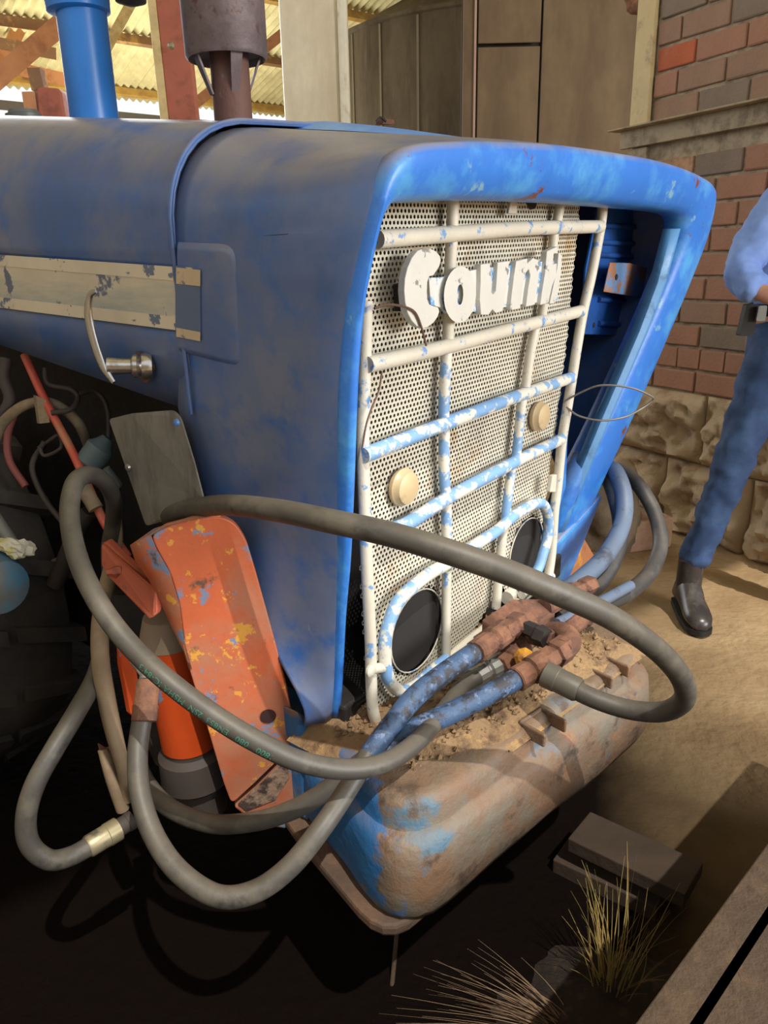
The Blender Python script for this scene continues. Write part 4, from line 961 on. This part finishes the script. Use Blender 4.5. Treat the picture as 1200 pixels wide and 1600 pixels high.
for a, b in zip(Pp, Pp[1:]): acc.append(acc[-1]+(b-a).length)
print_on(h2, h2pts, '1800   080   EN853  2SN  MSHA IC-84/3', acc[115], .40, .0125, .0145)
h3 = hose('black hose loop hanging lowest at far left with brass end', [(168, 985, 1.40), (150, 1055, 1.36), (118, 1115, 1.30), (85, 1170, 1.26), (55, 1225, 1.24), (41, 1275, 1.24), (46, 1318, 1.25), (75, 1343, 1.27), (110, 1338, 1.30), (150, 1316, 1.33), (178, 1300, 1.36)], .0165, M_hose, 20,
          ferr=(((136, 1324, 1.32), (186, 1294, 1.36), .0195, M_brass), ((182, 1296, 1.36), (208, 1280, 1.38), .016, M_brownhose)))
h4 = hose('flat dusty tan hose hanging down behind printed hose', [(176, 780, 1.52), (180, 850, 1.48), (166, 920, 1.40), (157, 970, 1.36), (157, 1030, 1.34), (166, 1090, 1.34), (178, 1145, 1.35), (192, 1200, 1.37), (200, 1250, 1.40)], [.014, .014, .0145, .0155, .0155, .0155, .0145, .012, .010], M_strap, 14)
h5 = hose('black hose hanging in deepest U below the orange bracket, blue end', [(229, 1098, 1.21), (221, 1130, 1.20), (215, 1180, 1.18), (219, 1240, 1.15), (240, 1305, 1.12), (280, 1362, 1.09), (340, 1400, 1.07), (400, 1392, 1.07), (455, 1352, 1.08), (505, 1290, 1.10), (545, 1230, 1.14), (575, 1180, 1.17)], .0155, M_hose, 20,
          ferr=(((232, 1062, 1.22), (225, 1128, 1.20), .0185, M_rust), ((236, 1035, 1.235), (232, 1064, 1.22), .014, M_zinc)))
build('painted_end', tube([D(572, 1186, 1.168), D(600, 1148, 1.19), D(645, 1092, 1.22), (D(690, 1055, 1.26)), D(746, 1016, 1.31)], [.0157, .0165, .0172, .0175, .0178], 20), M_hoseblue, h5, 'scuffed blue painted end of the hose')
h6 = hose('black hose running just below the orange bracket to the lower blue fitting', [(215, 1190, 1.42), (232, 1228, 1.36), (268, 1264, 1.30), (330, 1287, 1.26), (400, 1283, 1.23), (460, 1264, 1.21), (510, 1235, 1.20), (560, 1195, 1.20), (600, 1168, 1.205)], .0155, M_hose, 20)
build('painted_end', tube([D(592, 1172, 1.203), D(640, 1143, 1.215), D(700, 1116, 1.235), D(760, 1086, 1.26), D(812, 1058, 1.285)], [.0157, .0170, .0178, .0178, .0178], 20), M_hoseblue, h6, 'blue painted end of the hose')
hose('blue-grey hose nearest the right post, looping behind the nose', [(925, 905, 1.72), (890, 925, 1.66), (860, 945, 1.60), (900, 912, 1.70), (945, 870, 1.80), (972, 820, 1.88), (975, 775, 1.92), (962, 738, 1.95), (945, 728, 2.0)][2:], .021, M_hosebluegrey, 18)
hose('black hose in the middle of three loops at right', [(905, 930, 1.74), (935, 912, 1.80), (960, 870, 1.86), (970, 820, 1.92), (960, 770, 1.95), (945, 735, 2.0)], .021, M_hoseblk, 18)
hose('outermost black hose loop reaching furthest right behind the nose', [(870, 968, 1.55), (920, 950, 1.62), (975, 930, 1.74), (1015, 895, 1.86), (1032, 850, 1.94), (1022, 800, 2.0), (995, 755, 2.05), (968, 735, 2.1), (950, 732, 2.1)], .019, M_hoseblk, 18)
# faded loops of wire
def wire(label, pts, r_=.0016, mt=M_wire): return build('wire', tube([D(*p) for p in pts], r_, 6), mt, None, label, 'wire')
def gd_(px, py, y): p = np.array(gp(px, py, y))-CAM; return float(p@FW)
wire('short rusty wire bent over the left of the badge', [(px, py, gd_(px, py, .665)) for px, py in ((585, 482), (605, 476), (630, 479), (648, 488), (658, 510), (666, 540))], .0018)
wire('thin rusty wire hanging along the left grille tube', [(px, py, gd_(px, py, .680)) for px, py in ((597, 580), (592, 610), (580, 640), (572, 665), (566, 700))])
wire('loop of wire tied round the right post', [(px, py, d_) for px, py, d_ in ((880, 628, 1.62), (910, 612, 1.60), (940, 602, 1.58), (985, 606, 1.58), (1015, 618, 1.60), (1020, 625, 1.62), (1000, 640, 1.62), (975, 652, 1.60), (940, 657, 1.60), (905, 650, 1.61), (885, 636, 1.62))], .0022, mat('pale_wire', (.22, .2, .19), .5, .5))

# ================================================================== OTHER THINGS
# rag at left
V, Fc = [], []
rg0 = D(26, 856, 1.42)
bm = bmesh.new(); bmesh.ops.create_icosphere(bm, subdivisions=3, radius=1)
for v in bm.verts:
    f = 1+.5*noise.noise(v.co*2.2)+.25*noise.noise(v.co*6); v.co = Vector((v.co.x*.030, v.co.y*.02, v.co.z*.017))*f+Vector((0, 0, -.3*v.co.x*.03))
vf = ([rg0+v.co for v in bm.verts], [[v.index for v in f.verts] for f in bm.faces]); bm.free()
rag = build('rag', vf, M_paper, None, 'crumpled pale yellow-white rag stuck on the pipe end at far left', 'rag', autos=30)
build('grey_rod', tube([D(-20, 790, 1.46), D(0, 820, 1.45), D(20, 850, 1.44)], .012, 12), M_steelgrey, TR)

# loose brick, planks, rod, beam, grass
def rot_box(c, l, w_, h, az, tilt=0):
    a = Vector((math.cos(az), math.sin(az), 0))*l/2; b = Vector((-math.sin(az), math.cos(az), 0))*w_/2
    c = Vector(c); t = Vector((0, 0, math.tan(tilt)*l/2)); return prism([c-a-b-t, c+a-b+t, c+a+b+t, c-a+b-t], (0, 0, h))
gb = wp(1005, 848, Z_, 0)
build('loose_brick', rot_box((gb.x, gb.y, gz(gb.x, gb.y)+.004), .23, .12, .15, .3), mat('pinkish_brick', (.46, .27, .18), .9, 0, [((.5, .36, .24), 12, .55, .1, 5)], (50, .4)), None, 'pale pink loose brick on the ground against the stone plinth', 'brick', smooth=False, bevel=.008)
rk = wp(945, 850, Z_, 0)
bm = bmesh.new(); bmesh.ops.create_icosphere(bm, subdivisions=4, radius=1)
for v in bm.verts:
    f = 1+.25*noise.noise(v.co*1.6)+.12*noise.noise(v.co*4); v.co = Vector((v.co.x*.17, v.co.y*.15, v.co.z*.24))*f
vf = ([rk+Vector((0, 0, .17))+v.co for v in bm.verts], [[v.index for v in f.verts] for f in bm.faces]); bm.free()
build('boulder', vf, mat('brown_rock', (.25, .19, .125), .9, 0, [((.16, .12, .08), 5, .5, .1, 6)], (20, .6)), None, 'rough brown boulder seen through the hose loops beyond the nose', 'rock', autos=60)
for (a, b, hh, lab) in (((905, 1288), (1085, 1372), .10, 'dark weathered board lying on ground, topmost of two near the grass'), ((880, 1320), (1040, 1392), .03, 'lower dark board half under the other near the grass')):
    A, B = wp(*a, Z_, hh), wp(*b, Z_, hh); t = (B-A); sd2 = Vector((-t.y, t.x, 0)).normalized()
    zz = gz(A.x, A.y)
    build('board', prism([A-sd2*.055, B-sd2*.055, B+sd2*.055, A+sd2*.055], (0, 0, -.035 if hh > .05 else -.05)), M_wood, None, lab, 'board', smooth=False, bevel=.003)
A, B = wp(620, 1460, Y_, 1.18), wp(606, 1610, Y_, 1.05)
rod = build('thin_rod', tube([A, A.lerp(B, .5), B+(B-A)*.8], .0045, 8, n=3), M_beam, None, 'thin brown stick standing under the near corner of the front block', 'stick')
# steel beam, lower right
zb_ = .55
q = [wp(*p, Z_, zb_) for p in ((955, 1650), (1240, 1262), (1240, 1450), (1075, 1650))]
a, b = q[0], q[1]; t = (b-a).normalized(); a2 = a-t*.3; b2 = b+t*.8; sdv = Vector((t.y, -t.x, 0))
wbm = .165
bmr = build('steel_beam', cat2(prism([a2, b2, b2+sdv*wbm, a2+sdv*wbm], (0, 0, -.008)), bar((a2+sdv*wbm/2)-Vector((0, 0, .06)), (b2+sdv*wbm/2)-Vector((0, 0, .06)), sdv*.004, (0, 0, .052)), prism([a2-Vector((0, 0, .112)), b2-Vector((0, 0, .112)), b2+sdv*wbm-Vector((0, 0, .112)), a2+sdv*wbm-Vector((0, 0, .112))], (0, 0, -.008))), M_beam, None, 'rust-brown steel beam with orange flecks crossing the near right corner', 'beam', smooth=False, bevel=.002)
build('shade_plate', prism([a2-t*.6+sdv*.04, b2+sdv*.04, b2+sdv*.05, a2-t*.6+sdv*.05], (0, 0, -.56)), M_beam, bmr, smooth=False)  # added plate that keeps low side light off the near ground
for k, s in enumerate((-.15, .9)):
    c_ = a+t*s+sdv*wbm/2; build('beam_leg', bar(Vector((c_.x, c_.y, -.02)), Vector((c_.x, c_.y, zb_-.12)), t*.04, sdv*.03), M_beam, bmr, smooth=False)
pw = [p+sdv*(wbm+.006) for p in (a2, b2)]
pl2 = build('timber_batten', prism([pw[0], pw[1], pw[1]+sdv*.09, pw[0]+sdv*.09], (0, 0, -.05)), mat('pale_board', (.36, .27, .16), .8, 0, [((.22, .15, .09), 9, .55, .1, 5)], (30, .2)), None, 'pale timber batten alongside the rusty beam, bottom right corner', 'batten', smooth=False, bevel=.003)
for s in (-.15, .9):
    c_ = a+t*s+sdv*(wbm+.05); build('batten_leg', bar(Vector((c_.x, c_.y, -.02)), Vector((c_.x, c_.y, zb_-.05)), t*.03, sdv*.03), M_wood, pl2, smooth=False)
# grass
def tuft(label, base, n, hgt, spread, lean, mt, seed, width=.0016, zb=0.):
    random.seed(seed); V = []; Fc = []
    for k in range(n):
        az = random.uniform(0, 2*math.pi); rr_ = random.uniform(0, .035); p = Vector(base)+Vector((math.cos(az)*rr_, math.sin(az)*rr_, 0))
        h_ = hgt*random.uniform(.45, 1.1); out_ = Vector((math.cos(az), math.sin(az), 0))*spread*random.uniform(.1, 1)+Vector(lean)*random.uniform(.5, 1.2)
        curl = random.uniform(-.2, .3)
        sdir = Vector((-FW[1]*0+1, 0, 0))*width if random.random() < .7 else Vector((.5, .8, 0))*width
        b0_ = len(V); S = 7
        for i in range(S+1):
            u = i/S; c_ = p+Vector((0, 0, h_*u*(1-.25*u*(out_.length/.2))))+out_*(u**1.7)+Vector((curl*.06*math.sin(u*3), 0, 0))
            w_ = (1-u*.85)
            V += [c_-sdir*w_, c_+sdir*w_, c_+Vector((0, width*.7*w_, 0))]
        for i in range(S):
            for m_ in range(3):
                m2 = (m_+1) % 3; Fc.append([b0_+i*3+m_, b0_+i*3+m2, b0_+(i+1)*3+m2, b0_+(i+1)*3+m_])
    return build('grass_tuft', (V, Fc), mt, None, label, 'grass', kind='stuff', smooth=False)
g1 = wp(955, 1520, Z_, .06); tuft('upright tuft of dry yellow-green grass between the block and the beam', (g1.x, g1.y, -.01), 70, .30, .10, (0, 0, 0), M_grass, 3)
g2 = wp(875, 1590, Z_, .05); tuft('fan of dead brown grass leaning left at the bottom edge', (g2.x, g2.y, -.01), 80, .14, .08, (-.22, .02, 0), M_grassdull, 5)
random.seed(11)
# litter heap under the grass
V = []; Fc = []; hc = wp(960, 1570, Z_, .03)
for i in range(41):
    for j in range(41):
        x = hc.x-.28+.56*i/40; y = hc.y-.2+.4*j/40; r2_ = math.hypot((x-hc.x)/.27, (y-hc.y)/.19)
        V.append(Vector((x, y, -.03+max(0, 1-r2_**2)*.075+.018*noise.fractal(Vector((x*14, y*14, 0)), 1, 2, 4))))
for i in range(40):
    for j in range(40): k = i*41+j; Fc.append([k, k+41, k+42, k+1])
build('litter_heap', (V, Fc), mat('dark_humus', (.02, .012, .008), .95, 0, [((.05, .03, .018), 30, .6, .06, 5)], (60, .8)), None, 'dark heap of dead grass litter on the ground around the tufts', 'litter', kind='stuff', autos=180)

# ================================================================== PERSON
pr_ = root('person', wp(1110, 955, Z_, 0), 'man in blue shirt, jeans and black boots standing by the brick wall', 'person')
YM = 2.78
def wm(px, py, y=YM): return wp(px, py, Y_, y)
def skin_obj(name, pts, edges, mt, label=None, sub=2, rootv=0, crease=None):
    """pts: (Vector, radius) or (Vector, rx, ry)"""
    vs = [Vector(p[0]) for p in pts]; mn = Vector((sum(v.x for v in vs)/len(vs), sum(v.y for v in vs)/len(vs), min(v.z for v in vs)))
    me = bpy.data.meshes.new(name); me.from_pydata([v-mn for v in vs], edges, []); o = bpy.data.objects.new(name, me); COL.objects.link(o)
    md = o.modifiers.new('skin', 'SKIN'); md.use_smooth_shade = True
    sv = me.skin_vertices[0].data
    for i, p in enumerate(pts): sv[i].radius = (p[1], p[2] if len(p) > 2 else p[1]); sv[i].use_root = (i == rootv)
    s = o.modifiers.new('sub', 'SUBSURF'); s.levels = sub; s.render_levels = sub
    if crease:
        tx = bpy.data.textures.new(name+'_folds', 'CLOUDS'); tx.noise_scale = crease[1]; tx.noise_depth = 2
        dm = o.modifiers.new('folds', 'DISPLACE'); dm.texture = tx; dm.strength = crease[0]; dm.mid_level = .5
    me.materials.append(mt); place(o, mn, pr_)
    if label: o['label'] = label
    return o
hipR = wm(1206, 545); kneeR = wm(1134, 752, 2.74); ankR = wm(1078, 893, 2.70)
pel = wm(1246, 520); hipL = pel*2-hipR+Vector((0, 0, .0)); hipL.z = hipR.z
kneeL = Vector((hipL.x+.03, YM-.02, .52)); ankL = Vector((hipL.x+.05, YM-.03, .10))
pel = Vector((pel.x, YM, hipR.z+.10))
waist = Vector((pel.x-.01, YM, wm(1185, 497).z+.02))
skin_obj('jeans', [(pel, .155, .115), (hipR, .098), (hipR.lerp(kneeR, .5)+Vector((.005, 0, 0)), .083), (kneeR, .068), (kneeR.lerp(ankR, .45), .064), (ankR+Vector((0, 0, .0)), .058),
                   (hipL, .098), (hipL.lerp(kneeL, .5), .085), (kneeL, .068), (kneeL.lerp(ankL, .45), .064), (ankL, .058), (waist, .16, .11)],
         [(0, 1), (1, 2), (2, 3), (3, 4), (4, 5), (0, 6), (6, 7), (7, 8), (8, 9), (9, 10), (0, 11)], M_jeans, 'worn blue denim jeans', sub=3, crease=(.036, .06))
# shirt: torso and both sleeves
chest = Vector((waist.x+.0, YM+.02, 1.38)); neck = Vector((waist.x+.0, YM+.02, 1.52))
shR = wm(1222, 285); elR = wm(1152, 432, 2.70); wrR = wm(1196, 462, 2.60)
shR.z = min(shR.z, 1.47)
shL = Vector((2*chest.x-shR.x, YM+.02, shR.z)); elL = Vector((shL.x+.07, 2.72, 1.20)); wrL = Vector((chest.x+.05, 2.58, 1.15))
skin_obj('shirt', [(chest, .165, .12), (Vector((waist.x, YM+.01, 1.2)), .16, .12), (Vector((waist.x, YM, waist.z-.04)), .168, .122), (neck, .075), (shR, .085), (shR.lerp(elR, .5), .072), (elR, .068), (elR.lerp(wrR, .6), .058), (wrR+(elR-wrR)*.12, .048), (shL, .085), (elL, .066), (wrL, .045)],
         [(0, 1), (1, 2), (0, 3), (0, 4), (4, 5), (5, 6), (6, 7), (7, 8), (0, 9), (9, 10), (10, 11)], M_shirt, 'crumpled light blue long-sleeved shirt', sub=3, crease=(.034, .06))
# body: neck, head and forearms in one skin
hd_ = Vector((chest.x-.01, YM-.02, 1.68))
handR = wrR+Vector((.055, -.05, -.015)); handL = wrL+Vector((-.05, -.05, .0))
body = [(Vector((chest.x, YM+.02, 1.40)), .09), (Vector((chest.x, YM+.01, 1.56)), .055), (hd_+Vector((0, -.005, -.04)), .062, .075), (hd_+Vector((0, 0, .05)), .075, .09), (hd_+Vector((0, .0, .11)), .05, .06),
        (shR, .05), (elR, .042), (wrR, .028), (shL, .05), (elL, .042), (wrL, .028)]
ed_ = [(0, 1), (1, 2), (2, 3), (3, 4), (0, 5), (5, 6), (6, 7), (0, 8), (8, 9), (9, 10)]
def hand(wr, hn, sgn):
    k = len(body); d_ = (hn-wr).normalized(); lat = d_.cross(Vector((0, 0, 1))).normalized()*sgn
    w_i = {True: 7, False: 10}[sgn > 0]
    body.append((wr+d_*.055, .036, .02)); ed_.append((w_i, k)); palm = k
    for f, (lo, ln) in enumerate(((-.027, .062), (-.009, .070), (.009, .066), (.026, .054))):
        b_ = len(body); base = wr+d_*.085+Vector((0, 0, 1))*lo
        body.append((base, .011)); body.append((base+d_*ln*.5+lat*.01, .010)); body.append((base+d_*ln*.62+lat*.036, .009)); body.append((base+d_*ln*.4+lat*.05, .008))
        ed_.extend([(palm, b_), (b_, b_+1), (b_+1, b_+2), (b_+2, b_+3)])
    b_ = len(body); body.append((wr+d_*.04+Vector((0, 0, .032)), .013)); body.append((wr+d_*.07+Vector((0, 0, .05))+lat*.015, .011)); body.append((wr+d_*.095+Vector((0, 0, .052))+lat*.03, .009))
    ed_.extend([(palm, b_), (b_, b_+1), (b_+1, b_+2)])
hand(wrR, handR, 1); hand(wrL, handL, -1)
skin_obj('body', body, ed_, M_skin)
# face details and hair
hs = []
def blob(c, s, name, mt, par=None):
    bm = bmesh.new(); bmesh.ops.create_uvsphere(bm, u_segments=20, v_segments=14, radius=1)
    vf = ([Vector(c)+Vector((v.co.x*s[0], v.co.y*s[1], v.co.z*s[2])) for v in bm.verts], [[v.index for v in f.verts] for f in bm.faces]); bm.free()
    return build(name, vf, mt, pr_)
blob(hd_+Vector((0, .025, .075)), (.088, .095, .085), 'hair', M_hair)
for s in (-1, 1):
    blob(hd_+Vector((s*.032, -.082, .025)), (.012, .010, .008), 'eye', mat('eye_white', (.7, .68, .65), .3)); blob(hd_+Vector((s*.083, .0, .01)), (.012, .02, .032), 'ear', M_skin)
blob(hd_+Vector((0, -.098, -.005)), (.013, .02, .024), 'nose', M_skin); blob(hd_+Vector((0, -.088, -.045)), (.024, .008, .007), 'mouth', mat('lips', (.45, .16, .13), .5))
# belt, pouch, buckle
P = []
zb1 = waist.z+.01
bl_ = []
for i in range(33):
    a = 2*math.pi*i/32; bl_.append(Vector((waist.x+.163*math.cos(a), YM+.118*math.sin(a), zb1)))
V = []
for dz, e in ((-.02, 1.0), (-.02, 1.03), (.02, 1.03), (.02, 1.0)):
    V.append([Vector((waist.x+(p.x-waist.x)*e, YM+(p.y-YM)*e, p.z+dz)) for p in bl_])
build('belt', grid(V), M_belt, pr_, 'black leather belt')
pc = wm(1172, 492, 2.68)
build('phone_pouch', prism(rpoly([pc+Vector((-.028, 0, -.07)), pc+Vector((.02, 0, -.07)), pc+Vector((.028, 0, .035)), pc+Vector((-.015, 0, .035))], .008), (0, .03, 0)), M_belt, pr_, 'black belt pouch', smooth=False)
pb = wm(1188, 492, 2.655); build('pouch_clip', prism(rpoly([pb+Vector((-.012, 0, -.02)), pb+Vector((.02, 0, -.02)), pb+Vector((.02, 0, .03)), pb+Vector((-.008, 0, .03))], .006), (0, .01, 0)), M_steelgrey, pr_, smooth=False)
# boots
def boot(ank, toe_dir):
    f = Vector(toe_dir).normalized(); lat = Vector((-f.y, f.x, 0)); P = []
    secs = [(-.075, .030, .035, .0), (-.07, .040, .075, .0), (-.03, .046, .135, .0), (.01, .047, .14, 0), (.04, .047, .125, 0), (.08, .046, .095, 0), (.13, .050, .075, 0), (.17, .048, .064, 0), (.205, .036, .048, 0), (.22, .016, .03, 0)]
    for (s, w_, h, _) in secs:
        row = []
        for k in range(16):
            a = 2*math.pi*k/16; x = math.cos(a); z = math.sin(a)
            row.append(Vector((ank.x, ank.y, 0))+f*s+lat*(w_*x)+Vector((0, 0, .012+max(0, h/2+z*h/2)**1.0)))
        P.append(row+[row[0]])
    v = grid(P); V, Fc = v; n = 17
    Fc = Fc+[list(range(16)), [(len(P)-1)*n+k for k in range(16)]]
    shaft = tube([Vector((ank.x, ank.y, .09)), Vector((ank.x, ank.y, .17)), ank+Vector((0, 0, .05))], [.047, .046, .045], 16, n=3)
    o = build('boot', fixn(cat2((V, Fc), shaft)), M_boot, pr_, autos=80)
    sp = rpoly([Vector((ank.x, ank.y, -.002))+f*s+lat*w_ for s, w_ in ((-.08, -.04), (.1, -.052), (.2, -.045), (.232, 0), (.2, .045), (.1, .052), (-.08, .04))], .02)
    build('boot_sole', prism(sp, (0, 0, .02)), M_belt, o, smooth=False)
boot(ankR, (-.12, -1, 0)); boot(ankL, (.15, -1, 0))
